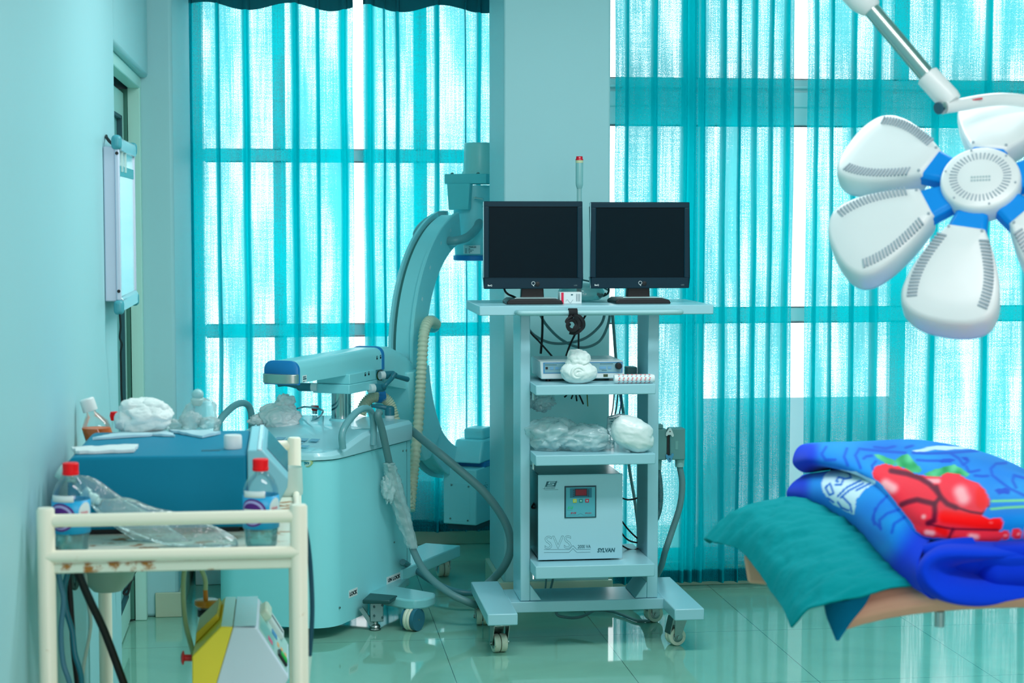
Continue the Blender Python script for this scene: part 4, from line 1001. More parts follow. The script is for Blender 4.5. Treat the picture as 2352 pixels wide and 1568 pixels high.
# foot brake
fb = G(857, 1447)
pd = P(870, 1376, fb.y)
m = MB().prism([pd+V((-.065, -.02, -.012)), pd+V((.04, -.05, -.010)), pd+V((.075, .03, -.006)), pd+V((-.03, .09, -.006))], [pd+V((-.065, -.02, .004)), pd+V((.04, -.05, .006)), pd+V((.075, .03, .008)), pd+V((-.03, .09, .008))])
m.build('brake_pedal', DKG, ca, bevel=.004)
bp = V((fb.x, fb.y, 0))
o = MB().box(bp.x-.012, bp.x+.040, bp.y-.012, bp.y+.03, .035, pd.z-.008).build('brake_bracket', mat('bracket_grey', (110, 150, 150), .35, .4), ca, bevel=.003)
m = MB()
for dx, dz in ((.004, .06), (.004, .095), (.036, .052), (.036, .10)): m.cyl((bp.x+dx, bp.y-.012, dz), (bp.x+dx, bp.y-.018, dz), .0045, n=10)
m.build('bolt', DKG, o)
MB().lathe([(.020, 0), (.024, .004), (.018, .010), (.022, .014), (.018, .02), (.012, .024), (.010, .04)], (bp.x+.008, bp.y+.006, .0003), n=24).build('brake_foot', ZINC, ca)
a = V((bp.x-.055, bp.y-.004, .085)); b = V((bp.x-.008, bp.y-.004, .012))
MB().prism([a, a+V((.016, 0, .006)), b+V((.016, 0, .006)), b], [a+V((0, .03, 0)), a+V((.016, .03, .006)), b+V((.016, .03, .006)), b+V((0, .03, 0))]).build('brake_link', mat('bracket_grey', 0), ca)
# plastic bag with the hand switch and its cord
p = G(638, 972, .775)
r = thing('plastic_bag', 'crumpled white plastic bag lying on top of the scanner cabinet', 'bag', tuple(p))
WB = mat('white_bag', (250, 254, 254), .3, spec=.8, alpha=.96, bump=.6, bscale=24)
zf = .735
crumple((p.x+.004, p.y, .800), (.080, .055, .050), .30, 1.25, 21, 96, 56, floor=.742).build('bag_film', WB, r, ang=170)
crumple((p.x+.030, p.y+.01, .850), (.042, .03, .040), .42, 1.5, 28, 72, 44).build('bag_top', WB, r, ang=170)
crumple((p.x-.075, p.y, .790), (.038, .025, .022), .4, 1.5, 31, 48, 30).build('bag_corner', WB, r, ang=170)
o = MB().tube([G(683, 938, .80), G(700, 934, .80), P(720, 936, 7.3), P(736, 940, 7.25), G(742, 945, .775), G(728, 962, .772), G(690, 977, .765), G(660, 979, .757), G(640, 974, .76)], .0042, 8).build('cable', LEV); setp(o, 'teal cord looping from the white bag on the scanner cabinet', 'cable')
o = crumple(tuple(G(655, 973, .752)), (.035, .02, .012), .2, 2, 4).build('hand_switch', DKG, ang=170); setp(o, 'dark hand switch under the white bag on the scanner', 'switch')
# cables hanging from it
ch = cable('grey cable hanging down the scanner side and trailing to the trolley', [PT(872, 946, T1+.05), PT(868, 955, T1+.05), PT(877, 985, T1+.05), PT(888, 1035, T1+.05), PT(900, 1090, T1+.05), PT(915, 1150, T1+.06), PT(935, 1215, T1+.08), PT(950, 1265, T1+.11), P(980, 1318, 7.15), P(1030, 1360, 7.05), P(1070, 1380, 7.02), P(1092, 1389, 7.04)], .0145, GREYC, n=14)
SL = mat('sleeve_film', (206, 240, 240), .2, spec=.9, alpha=.5, bump=.8, bscale=60)
q = crom([PT(893, 1062, T1+.05), PT(900, 1090, T1+.05), PT(912, 1140, T1+.06), PT(930, 1200, T1+.08), PT(948, 1258, T1+.11)], 12); rings = []
for i, c in enumerate(q):
    k = i/(len(q)-1); rad = .019+.014*math.sin(math.pi*k)**.7; rings.append([c+V((math.cos(2*math.pi*j/20)*rad*(1+.35*noise.noise(V((j*.8, i*.35, 3)))), math.sin(2*math.pi*j/20)*rad*(1+.3*noise.noise(V((j*.8, i*.35, 9)))), .004*noise.noise(V((j*.9, i*.5, 1))))) for j in range(20)])
o = MB().loft(rings, cap=False).build('plastic_sleeve', SL); setp(o, 'crumpled clear plastic sleeve wrapped around the hanging grey cable', 'wrap')
q = PT(893, 1120, T1+.045)
o = crumple((q.x, q.y, q.z), (.022, .012, .05), .6, 2.3, 8, 40, 24).build('plastic_flap', SL, ang=170); setp(o, 'loose clear plastic flap beside the sleeve on the grey cable', 'wrap')
cable('thick grey cable arching from the scanner over to the trolley foot', [PT(930, 975, -3.25), PT(945, 988, -3.22), P(1000, 1033, 7.27), P(1060, 1083, 7.22), P(1110, 1128, 7.2), P(1150, 1180, 7.19), P(1170, 1225, 7.18), P(1172, 1265, 7.18), P(1158, 1300, 7.2), P(1135, 1327, 7.25), P(1115, 1345, 7.25)], .0165, GREYC, n=14)
cable('teal grey cable lying low between the scanner and the trolley', [PT(925, 1290, -3.15), P(945, 1302, 7.55), P(985, 1330, 7.42), P(1030, 1352, 7.33), P(1060, 1360, 7.3), P(1090, 1362, 7.3)], .0125, TEALC, n=12)
# ---------------------------------------------------------------- x-ray view box on the left wall
r = thing('film_viewer', 'wall mounted film viewing box with two clips, on the left wall', 'viewing box', (XW, 5.8, 1.6))
VB = mat('viewer_white', (206, 214, 232), .4)
xb_ = -.478
zt_, zb_ = P(250, 336, 5.5).z, P(250, 692, 5.5).z
MB().box(XW+.001, xb_-.012, 5.5, 6.08, zb_, zt_).build('housing', VB, r, bevel=.004)
MB().box(xb_-.013, xb_, 5.497, 5.525, zb_+.003, zt_+.006).build('end_rail', VB, r, bevel=.003)
MB().box(xb_-.013, xb_, 6.06, 6.083, zb_+.003, zt_+.006).build('end_rail', VB, r, bevel=.003)
PANEL = mat('viewer_panel', (214, 238, 244), .12, spec=.8)
MB().box(xb_-.012, xb_-.004, 5.525, 6.06, zb_+.003, zt_-.01).build('light_panel', PANEL, r)
for z0, z1, nm in ((zt_-.012, zt_+.028, 'top_rail'), (zb_-.03, zb_+.012, 'bottom_rail')):
    MB().prism([(xb_-.013, 5.52, z0), (xb_+.006, 5.52, z0), (xb_+.006, 5.52, z1-.008), (xb_-.002, 5.52, z1), (xb_-.013, 5.52, z1)], [(xb_-.013, 6.06, z0), (xb_+.006, 6.06, z0), (xb_+.006, 6.06, z1-.008), (xb_-.002, 6.06, z1), (xb_-.013, 6.06, z1)]).build(nm, mat('rail_aluminium', (170, 205, 212), .25, .6), r, bevel=.002)
CAP = mat('corner_cap_teal', (72, 160, 172), .4)
for y0, y1 in ((5.492, 5.524), (6.056, 6.088)):
    for zc in (zt_+.012, zb_-.018):
        MB().box(xb_-.022, xb_+.008, y0-.003, y1+.001, zc-.022, zc+.022).build('corner_cap', CAP, r, bevel=.0125, seg=4)
for y in (5.60, 5.72):
    c = MB().prism([(xb_-.003, y-.012, zt_-.072), (xb_-.003, y+.012, zt_-.072), (xb_-.003, y+.006, zt_-.05), (xb_-.003, y+.006, zt_-.012), (xb_-.003, y-.006, zt_-.012), (xb_-.003, y-.006, zt_-.05)], [(xb_+.003, y-.012, zt_-.072), (xb_+.003, y+.012, zt_-.072), (xb_+.003, y+.006, zt_-.05), (xb_+.003, y+.006, zt_-.012), (xb_+.003, y-.006, zt_-.012), (xb_+.003, y-.006, zt_-.05)])
    c.build('film_clip', mat('clip_pale', (190, 220, 214), .35), r)
MB().box(xb_-.0035, xb_-.002, 5.53, 6.05, zt_-.085, zt_-.055).build('teal_strip', mat('strip_teal', (40, 160, 170), .4), r)
for z in (zt_-.02, zb_+.03): MB().cyl((xb_-.006, 5.4985, z), (xb_-.006, 5.495, z), .005, n=12).build('screw', BLK, r)
MB().tube([P(262, 333, 5.52), P(252, 325, 5.54), P(245, 316, 5.56), (XW+.002, 5.6, P(245, 312, 5.6).z)], .0045, 8).build('cord', BLKC, r)
MB().tube([P(275, 722, 5.49), P(277, 750, 5.5), P(275, 775, 5.52), P(280, 790, 5.54), P(277, 810, 5.55), P(278, 850, 5.58), P(279, 900, 5.6), P(283, 945, 5.62), P(286, 1000, 5.62)], .003, 8).build('power_cord', BLKC, r)
o = MB().tube([P(312, 1310, 5.7), P(303, 1325, 5.7), P(296, 1345, 5.7), P(285, 1358, 5.7), P(286, 1364, 5.7), P(294, 1362, 5.7), P(299, 1340, 5.7), P(306, 1322, 5.7)], .004, 8).tube([P(300, 1318, 5.69), P(303, 1332, 5.69)], .009, 8).build('cord_bundle', BLKC); setp(o, 'black cord tied in a small loop, dangling in front of the door', 'cord')

# ---------------------------------------------------------------- rusty instrument cart
CART = mat('cart_cream', (248, 244, 222), .35, spec=.5, dirt=(186, 140, 70), dscale=30, dthr=.66)
TRAY = mat('cart_tray', (226, 232, 212), .3, spec=.5, dirt=(170, 110, 40), dscale=16, dthr=.54)
YA, YB_ = 3.75, 4.93
XL0, XR0 = P(105, 1200, YA).x, P(686, 1200, YA).x
c = thing('instrument_cart', 'cream painted rusty steel cart beside the left wall, loaded with bottles', 'cart', ((XL0+XR0)/2, 4.3, 0))
for x, y, zt in ((XL0, YA, P(105, 1166, YA).z), (XR0, YA, P(686, 1158, YA).z), (XL0, YB_, P(675, 1004, YB_).z), (XR0-.002, YB_, P(675, 1004, YB_).z)):
    MB().lathe([(.001, .09), (.018, .09), (.018, zt-.004), (.015, zt), (.001, zt)], (x, y, 0), n=24).build('post', CART, c)
    caster(c, x, y, .092, 1.2)
zr1 = P(400, 1190, YA).z; zr2 = P(400, 1272, YA).z
for y in (YA, YB_):
    MB().tube([(XL0, y, zr1), (XR0, y, zr1)], .0135, 16, smooth=False).build('rail', CART, c)
MB().tube([(XL0, YA-.006, zr2+.002), (XR0, YA-.006, zr2)], .0125, 16, smooth=False).build('rail', CART, c)
ZTR = P(400, 1284, YA).z-.003
MB().box(XL0+.004, XR0-.004, YA-.008, YB_+.008, ZTR-.020, ZTR).build('tray', TRAY, c, bevel=.003)
MB().box(XL0+.004, XR0-.004, YA-.008, YB_+.008, .310, .330).build('lower_shelf', TRAY, c, bevel=.003)
for x in (XL0, XR0): MB().tube([(x, YA, zr2-.01), (x, YB_, zr2-.01)], .009, 12, smooth=False).build('side_rail', CART, c)

# bottles
PET = film('bottle_plastic', (248, 254, 254), .985, .06, .4, .6, back=.1)
WAT = film('bottle_water', (170, 225, 228), .9, .05, .3, .5)
REDC = mat('red_cap', (255, 6, 20), .45, spec=.3)
LBL = mat('bottle_label_blue', (0, 172, 226), .4)
PUR = mat('label_purple', (84, 12, 128), .45)
def water_bottle(label, u, vt, vb, Y, R, tilt):
    b = P(u, vb, Y); t = P(u, vt, Y); hh = t.z-ZTR-.001; x0 = b.x; z0 = ZTR+.0008
    k = hh/.192
    r = thing('water_bottle', label, 'bottle', (x0, Y, ZTR), 'water bottles on the cart')
    pr = [(.001, .003), (R*.80, 0), (R*.90, .006), (R*.93, .03), (R*.98, .045), (R, .05), (R, .118), (R*.97, .128), (R*.80, .145), (R*.55, .158), (.0125, .168), (.0118, .176)]
    MB().lathe([(a, b_*k) for a, b_ in pr], (x0, Y, z0), n=40).build('bottle_body', PET, r)
    lz0, lz1 = .044*k, .124*k
    lab = MB(); n = 48
    lab.loft([[V((x0+(R+.0008)*math.cos(2*math.pi*i/n), Y+(R+.0008)*math.sin(2*math.pi*i/n), z0+z)) for i in range(n)] for z in (lz0, lz1-.010*k)], cap=False)
    lb = lab.build('label', LBL, r, solid=.0006)
    def on(al, z, d=.0018): return V((x0+(R+d)*math.sin(al), Y-(R+d)*math.cos(al), z0+z))
    def patch(name, mt, f, d, N=28):
        pts = [f(i/N) for i in range(N)]; cc = (sum(p[0] for p in pts)/N, sum(p[1] for p in pts)/N)
        m = MB(); ringsA = []
        for g in (1, .66, .33, .02): ringsA.append([on(cc[0]+(a-cc[0])*g, cc[1]+(z-cc[1])*g, d) for a, z in pts])
        m.loft(ringsA, cap=False); m.build(name, mt, lb)
    ell = lambda a0, z0_, ra, rz: (lambda t: (a0+ra*math.cos(2*math.pi*t), z0_+rz*math.sin(2*math.pi*t)))
    patch('white_band', mat('label_white', 0), lambda t: [( .95+.45*math.cos(2*math.pi*t), .088*k+.022*k*math.sin(2*math.pi*t))][0], .0014)
    MB().loft([[on(a, z, .0012) for a in [(-1.1+1.35*i/14) for i in range(15)]] for z in (lz1-.012*k, lz1+.002*k)], cap=False, closed=False).build('top_band', mat('label_white', 0), lb, solid=.0004)
    patch('oval', PUR, ell(-.48, .080*k, .80, .030*k), .0018)
    patch('oval_ring', mat('label_lilac', (170, 170, 226), .45), ell(-.50, .080*k, .70, .026*k), .0022)
    patch('oval_centre', PUR, ell(-.52, .079*k, .60, .0215*k), .0026)
    m = MB(); q = random.Random(5)
    for zz_, h_ in ((.080, .0075), (.069, .0085)):
        a = -1.02
        while a < -.02:
            w = q.uniform(.07, .13); m.loft([[on(a+w*j/2, z_*k, .0032) for j in range(3)] for z_ in (zz_, zz_+h_)], cap=False, closed=False); a += w+.025
    m.build('lettering', WHT, lb)
    m = MB(); a = .62
    while a < 1.1:
        w = q.uniform(.05, .09); m.loft([[on(a+w*j/2, z_*k, .0024) for j in range(3)] for z_ in (.086, .091)], cap=False, closed=False); a += w+.03
    m.build('small_lettering', mat('label_pink', (236, 150, 160), .5), lb)
    MB().lathe([(.0165, 0), (.0172, .002), (.0172, .006), (.0165, .0065), (.0168, .023), (.015, .025), (.001, .025)], (x0, Y, z0+hh-.026), n=30).build('cap', REDC, r)
    MB().lathe([(.001, .004), (R*.78, .002), (R*.87, .008), (R*.90, .03), (R*.94, .04), (.001, .0405)], (x0, Y, z0), n=36).build('water', WAT, r)
water_bottle('red capped water bottle with blue label at the left corner of the cart', 165, 1061, 1264, 3.87, .0385, 0)
water_bottle('red capped water bottle with blue label at the right corner of the cart', 600, 1052, 1252, 3.88, .0375, 0)
# reddish disinfectant bottle, leaning
AMB = mat('amber_liquid', (255, 112, 0), .3, spec=.1)
d = (P(199, 930, 4.70)-P(226, 1012, 4.70)).normalized(); b0 = P(199, 916, 4.70)-d*.196
r = thing('disinfectant_bottle', 'tilted clear bottle of orange liquid with a white cap, behind the teal device', 'bottle', (b0.x, 4.7, ZTR))
MB().lathe([(.001, 0), (.032, 0), (.036, .006), (.036, .115), (.034, .128), (.022, .148), (.013, .158), (.012, .166)], b0, d, 36).build('bottle_body', PET, r)
m = MB().lathe([(.001, .003), (.031, .003), (.0345, .008), (.0345, .118), (.001, .118)], b0, d, 36)
hz = P(216, 982, 4.7).z
for p in m.v:
    if (p-b0).dot(d) > .1: p += d*((hz-p.z)/d.z)
m.build('orange_liquid', AMB, r)
MB().lathe([(.0185, 0), (.019, .002), (.0185, .03), (.016, .033), (.001, .033)], b0+d*.164, d, 30).build('cap', mat('white_cap', (232, 240, 238), .45), r)
if True:
    zmin = min((o.matrix_world @ V(co)).z for o in r.children for co in o.bound_box)
p = P(262, 960, 4.72)
r = thing('small_bottle', 'small clear bottle with a bright red cap peeking out beside the cotton pile', 'bottle', (p.x, 4.74, ZTR))
MB().lathe([(.001, 0), (.022, 0), (.024, .01), (.024, .11), (.010, .135), (.008, p.z-ZTR-.008)], (p.x, 4.74, ZTR+.0005), n=28).build('bottle_body', PET, r)
MB().lathe([(.010, 0), (.013, .012), (.011, .022), (.001, .022)], (p.x, 4.74, p.z-.008), n=24).build('cap', REDC, r)
p = P(676, 1106, 4.62)
r = thing('small_bottle', 'white squeeze bottle with a magenta red spout by the right rear cart post', 'bottle', (p.x-.002, 4.62, ZTR))
MB().lathe([(.001, 0), (.033, 0), (.034, .01), (.032, .07), (.014, p.z-ZTR-.012), (.010, p.z-ZTR-.006)], (p.x-.012, 4.62, ZTR+.0005), n=30).build('bottle_body', mat('milky_plastic', (206, 228, 216), .35), r)
MB().lathe([(.009, -.012), (.010, 0), (.008, .012), (.005, .018), (.001, .018)], (p.x-.012, 4.62, p.z-.003), (.55, 0, .5), 20).build('spout', mat('magenta_cap', (214, 0, 70), .4), r)

# teal patient monitor
YD0, YD1 = 4.07, 4.54
xa, xb = P(154, 1100, YD0).x, P(568, 1100, YD0).x; zd = P(350, 1047, YD0).z; zd0 = ZTR+.012
r = thing('patient_monitor', 'dark teal boxy patient monitor lying on the cart, screen to the right', 'monitor', ((xa+xb)/2, 4.3, ZTR))
DV = mat('device_teal', (0, 130, 162), .5, spec=.2, var=.03, vscale=12)
A = [(xa, YD0, zd0), (xb, YD0, zd0), (xb, YD0, zd), (xa+.012, YD0, zd), (xa, YD0, zd-.012)]
MB().prism(A, [(x, YD1, z) for x, y, z in A]).build('case', DV, r, bevel=.007, seg=3)
MB().box(xa+.02, xb-.02, YD0+.02, YD1-.02, ZTR+.0005, zd0+.004).build('base', BLK, r)
BZ = mat('device_bezel', (136, 200, 212), .28, spec=.6)
pr = [(xb+.0005, zd0), (xb+.040, zd0), (xb+.088, zd-.075), (xb+.090, zd-.055), (xb+.034, zd+.010), (xb+.0005, zd+.010)]
MB().prism([(x, YD0-.004, z) for x, z in pr], [(x, YD1+.006, z) for x, z in pr]).build('front_panel', BZ, r, bevel=.004, seg=3)
e0, e1 = V((xb+.036, 0, zd+.0085)), V((xb+.0905, 0, zd-.055)); dd = e1-e0; nn = V((-dd.z, 0, dd.x)).normalized()
if nn.x < 0: nn = -nn
def onslope(a0, a1, y0, y1, h, name, mt):
    q = [e0+dd*a0+V((0, y0, 0)), e0+dd*a1+V((0, y0, 0)), e0+dd*a1+V((0, y1, 0)), e0+dd*a0+V((0, y1, 0))]
    MB().prism([p-nn*.002 for p in q], [p+nn*h for p in q]).build(name, mt, r)
onslope(.12, .98, YD0+.10, YD1-.02, .0012, 'screen', mat('device_screen', (20, 96, 116), .12, spec=.7))
f0, f1 = V((xb+.0885, 0, zd-.076)), V((xb+.041, 0, zd0+.002)); gg = f1-f0; n2 = V((-gg.z, 0, gg.x)).normalized(); n2 = n2 if n2.x > 0 else -n2
q = [f0+gg*.08+V((0, YD0+.04, 0)), f0+gg*.92+V((0, YD0+.04, 0)), f0+gg*.92+V((0, YD1-.04, 0)), f0+gg*.08+V((0, YD1-.04, 0))]
MB().prism([p-n2*.002 for p in q], [p+n2*.0015 for p in q]).build('key_field', mat('key_field', (30, 110, 130), .4), r)
MB().box(xb+.022, xb+.033, YD0-.0045, YD1+.006, zd+.0085, zd+.0125).build('silver_edge', mat('silver_edge', (214, 228, 236), .2, .5), r, bevel=.002)
p, p2 = G(462, 1036, zd), G(505, 1036, zd)
MB().box(p.x, p2.x, p.y, p.y+.018, zd-.002, zd+.0006).build('slot', mat('slot_dark', (6, 80, 100), .5), r)
# things on the monitor
p = G(535, 1030, zd)
o = MB().lathe([(.001, 0), (.0198, 0), (.0205, .003), (.0205, .028), (.0185, .031), (.001, .031)], (p.x, p.y, zd+.0005), n=32).build('bottle_cap', mat('white_cap', 0)); setp(o, 'white plastic cap standing alone on top of the teal monitor', 'cap')
GAU = mat('gauze', (226, 238, 236), .95, bump=.6, bscale=120)
def pad(label, pts, th, mt, name='gauze_pad', wav=.003, z=None):
    """crumpled sheet lying on the monitor: pts are its four corners in the photo, on the top face"""
    z = zd if z is None else z
    c4 = [G(u, v, z) for u, v in pts]; n = 14; top = []; bot = []
    for i in range(n+1):
        a = i/n; rowt = []; rowb = []
        for j in range(n+1):
            b = j/n; p = (c4[0]*(1-a)+c4[1]*a)*(1-b)+(c4[3]*(1-a)+c4[2]*a)*b
            ed = .006*noise.noise(V((p.x*60, p.y*60, 3)))*(1 if i in (0, n) or j in (0, n) else 0)
            w = wav*(1+noise.noise(V((p.x*30, p.y*30, 1)))); p = p+V((ed, ed, 0))
            rowb.append(V((p.x, p.y, z+.0006+w*.25))); rowt.append(V((p.x, p.y, z+th+w)))
        top.append(rowt); bot.append(rowb)
    m = MB().grid(top); m.grid(bot)
    def edge(A, B): 
        b0 = len(m.v); m.add(A+B, [(i, i+1, len(A)+i+1, len(A)+i) for i in range(len(A)-1)])
    edge(top[0], bot[0]); edge(top[-1], bot[-1]); edge([r_[0] for r_ in top], [r_[0] for r_ in bot]); edge([r_[-1] for r_ in top], [r_[-1] for r_ in bot])
    o = m.build(name, mt, ang=60); setp(o, label, 'gauze' if 'gauze' in name else 'sheet'); return o
pad('white gauze pad at the front left edge of the teal monitor top', [(163, 1034), (317, 1027), (308, 1040), (182, 1044)], .005, GAU)
PK = mat('packet_paper', (190, 226, 234), .35, spec=.5)
pad('pale paper packet under the cotton pile at the left', [(214, 1011), (345, 1003), (372, 995), (300, 992)], .004, PK, 'paper_packet')
pad('pale paper packet under the cotton pile in the middle', [(330, 1001), (404, 1004), (372, 992), (330, 992)], .004, PK, 'paper_packet')
pad('pale paper packet at the right of the cotton pile', [(388, 993), (465, 1007), (506, 998), (440, 989)], .004, PK, 'paper_packet')
# cotton pile at the back
p = G(330, 989, zd)
r = thing('cotton_pile', 'large white cotton wool pile on the back of the teal monitor', 'cotton wool', (p.x, p.y-.03, zd))
m = crumple((p.x+.003, p.y-.035, zd+.038), (.066, .058, .042), .24, 1.5, 41, floor=zd+.0055, crease=.45); m.build('pile', COT, r, ang=170)
for i, (u, v, rx, rz, sd) in enumerate(((308, 935, .034, .022, 3), (345, 940, .042, .026, 8), (290, 965, .030, .026, 13), (360, 962, .034, .026, 19))):
    q = P(u, v, p.y-.04-.004*i); crumple((q.x, q.y, max(q.z, zd+.02)), (rx, .034, rz), .22, 1.5, sd+50, 40, 26, floor=zd+.006, crease=.4).build('tuft', COT, r, ang=170)
# clear packs
CPK = film('clear_pack', (232, 250, 250), .72, .1, .5, .6, bump=1., bscale=50)
for i, (u, v, rx, rz, lb) in enumerate(((395, 980, .034, .012, 'clear plastic syringe pack just right of the cotton pile'), (440, 976, .026, .020, 'clear plastic cup among the packs on the teal monitor'), (480, 981, .028, .014, 'clear plastic pack at the far right back of the teal monitor top'))):
    q = P(u, v, p.y-.02); o = crumple((q.x, q.y, zd+rz+.005), (rx, .025, rz), .3, 2.2, 60+i, 40, 24, floor=zd+.0055).build('plastic_pack', CPK, ang=170); setp(o, lb, 'pack')
q = P(452, 980, 4.60); top = P(454, 906, 4.60)
r = thing('infusion_bottle', 'clear soft infusion bottle standing with its round port up behind the teal monitor', 'infusion bottle', (q.x, 4.62, ZTR))
rings = []
for k, (u, w, v) in enumerate(((462, 42, 1120), (462, 42, 1000), (460, 40, 975), (458, 38, 950), (462, 34, 930), (466, 26, 922), (458, 13, 915))):
    cc = P(u, v, 4.62); rw = w*4.62/4200
    rings.append([V((cc.x+rw*math.cos(2*math.pi*i/24)*(1+.22*noise.noise(V((i*.5, k*.9, 2)))), 4.62+.022*math.sin(2*math.pi*i/24)*(1 if k < 6 else .5), max(cc.z, ZTR+.001)+.006*noise.noise(V((i*.6, k, 5))))) for i in range(24)])
MB().loft(rings).build('bottle_body', CPK, r)
MB().ball(tuple(top), (.0148, .0148, .0142), 24, 16).build('port_cap', mat('port_aqua', (150, 205, 206), .35), r)
MB().lathe([(.010, 0), (.014, .006), (.016, .016), (.010, .022)], top-V((.002, 0, .028)), n=24).build('port_neck', mat('port_milky', (176, 216, 212), .4), r)
# infusion bottles lying at the front
IV = film('infusion_plastic', (232, 250, 250), .84, .06, .5, .8, bump=1., bscale=26)
MLK = mat('port_milky', 0)
def iv(label, pts, rad, Y0_, Y1_, seed, pr):
    n = len(pts); path = [P(u, v, Y0_+(Y1_-Y0_)*i/(n-1)) for i, (u, v) in enumerate(pts)]
    q = crom(path, 5); R_ = crom([(a, 0, 0) for a in rad], 5); rings = []
    for i, c_ in enumerate(q):
        d_ = (q[min(i+1, len(q)-1)]-q[max(i-1, 0)]).normalized(); a = V((0, 1, 0)); b = d_.cross(a).normalized()
        ring = []
        for j in range(24):
            an = 2*math.pi*j/24; g = 1+.16*noise.noise(V((math.cos(an)*1.5, math.sin(an)*1.5, i*.25+seed)))
            p = c_+b*(R_[i].x*math.cos(an)*g)+a*(R_[i].x*.62*math.sin(an)*g); p.z = max(p.z, ZTR+.001); ring.append(p)
        rings.append(ring)
    r = thing('infusion_bottle', label, 'infusion bottle', (q[-1].x, q[-1].y, ZTR))
    MB().loft(rings).build('bottle_body', IV, r)
    d_ = (path[0]-path[1]).normalized()
    MB().lathe([(.008, -.01), (.009, 0), (.0125, .002), (.0125, .012), (.010, .013), (.010, .02), (pr, .022), (pr, .034), (.001, .036)], path[0], d_, 24).build('port', MLK, r)
iv('clear infusion bottle lying behind, its round port beside the left water bottle', [(168, 1098), (200, 1118), (240, 1150), (310, 1200), (400, 1255), (440, 1268)], [.010, .022, .030, .034, .032, .010], 4.01, 3.98, 3, .019)
iv('clear infusion bottle lying in front across the cart tray', [(222, 1150), (245, 1165), (300, 1183), (380, 1212), (470, 1238), (530, 1256), (545, 1262)], [.009, .020, .034, .036, .034, .026, .006], 3.93, 3.90, 7, .014)

# under the tray
BOWL = film('bowl_plastic', (190, 222, 206), .35, .3, .5, .2)
p = P(247, 1312, 4.35); zb1 = P(247, 1355, 4.35).z
h_ = ZTR-.021-zb1
r = thing('plastic_bowl', 'milky plastic bowl hanging under the cart tray', 'bowl', (p.x, 4.35, zb1))
MB().lathe([(.001, 0), (.034, 0), (.058, h_*.16), (.074, h_*.42), (.082, h_*.72), (.086, h_-.001), (.082, h_-.001), (.078, h_*.7), (.07, h_*.42), (.054, h_*.18), (.03, .003), (.001, .003)], (p.x, 4.35, zb1), n=44, cap=False).build('shell', mat('bowl_milky', (150, 196, 180), .4), r)
MB().lathe([(.088, 0), (.091, .002), (.088, .005)], (p.x, 4.35, ZTR-.0265), n=44, cap=False).build('rim', mat('bowl_milky', 0), r, solid=.002)
BG = mat('slate_blue_cable', (84, 150, 176), .45)
lowz = lambda q: q
cable('slate blue cable hanging at the far left under the cart tray', [P(132, 1305, 4.1), P(140, 1345, 4.1), P(146, 1380, 4.1), P(140, 1450, 4.1), P(145, 1520, 4.1), P(160, 1568, 4.1), P(176, 1640, 4.15)], .0058, BG, n=10)
cable('teal cable weaving under the cart tray next to the black cable', [P(160, 1300, 4.15), P(148, 1350, 4.14), P(152, 1400, 4.14), P(166, 1450, 4.13), P(172, 1500, 4.12), P(186, 1550, 4.12), P(188, 1600, 4.14), P(185, 1640, 4.15)], .0062, mat('deep_teal_cable', (30, 130, 150), .4), n=10)
cable('thick black cable dropping straight down at the left under the cart tray', [P(156, 1305, 4.2), P(161, 1370, 4.2), P(165, 1430, 4.2), P(170, 1500, 4.2), P(178, 1568, 4.2), P(184, 1640, 4.2)], .0068, BLKC, n=10)
cable('thick black cable slanting down to the right under the cart tray', [P(178, 1312, 4.0), P(205, 1375, 4.02), P(240, 1450, 4.06), P(283, 1565, 4.1), P(312, 1645, 4.15)], .0088, BLKC, n=12)
cable('thin white cable hanging under the cart tray beside the cream post', [P(196, 1305, 4.3), P(200, 1370, 4.3), P(208, 1420, 4.3), P(206, 1455, 4.3), P(192, 1530, 4.3), P(186, 1600, 4.3)], .0042, mat('white_cable', (190, 226, 216), .5))
cable('coiled dark green cord tucked under the cart tray', [P(168, 1306, 4.25), P(166, 1335, 4.25), P(170, 1350, 4.25), P(176, 1345, 4.25), P(177, 1320, 4.25), P(182, 1304, 4.25)], .005, mat('dark_green_cord', (30, 90, 84), .5))
o = MB().tube([P(700, 1205, 3.95), P(707, 1245, 3.97), P(713, 1300, 3.98), P(717, 1380, 3.98), P(716, 1440, 3.98), P(711, 1505, 3.98)], .0052, 10).build('cable', mat('deep_blue_cable', (8, 72, 92), .4)); setp(o, 'dark blue cable hanging down outside the right cart post', 'cable')
o = MB().tube([P(711, 1506, 3.98), P(708, 1540, 3.98), P(704, 1600, 3.98), P(702, 1680, 3.98)], .0056, 10).build('cable', mat('white_cable', 0)); setp(o, 'white cable continuing below the dark blue one outside the right cart post', 'cable')

# suction pump
YP0, YP1 = 4.02, 4.34
zsh = .3305
r = thing('suction_pump', 'white and yellow suction pump on the lower cart shelf', 'pump', (P(540, 1500, YP0).x, 4.18, zsh))
Q = lambda u, v: P(u, v, YP0)
YEL = mat('pump_yellow', (255, 230, 62), .4); PWH = mat('pump_white', (222, 238, 250), .35)
def ext(pts, y0, y1): return MB().prism([V((p.x, y0, p.z)) for p in pts], [V((p.x, y1, p.z)) for p in pts])
zlow = zsh+.006
lo = lambda u: V((Q(u, 1650).x, YP0, zlow))
ext([Q(441, 1507), Q(507, 1439), Q(535, 1440), Q(497, 1568), lo(476), lo(440)], YP0, YP1).build('yellow_half', YEL, r, bevel=.003)
ext([Q(535.6, 1440), Q(590, 1442), Q(664, 1557), Q(652, 1576), lo(648), lo(476.6), Q(497.6, 1568)], YP0+.0005, YP1).build('white_half', PWH, r, bevel=.003)
zt5 = Q(520, 1439).z
TOPM = mat('pump_top', (176, 214, 222), .25, spec=.6)
xq = lambda u: Q(u, 1440).x
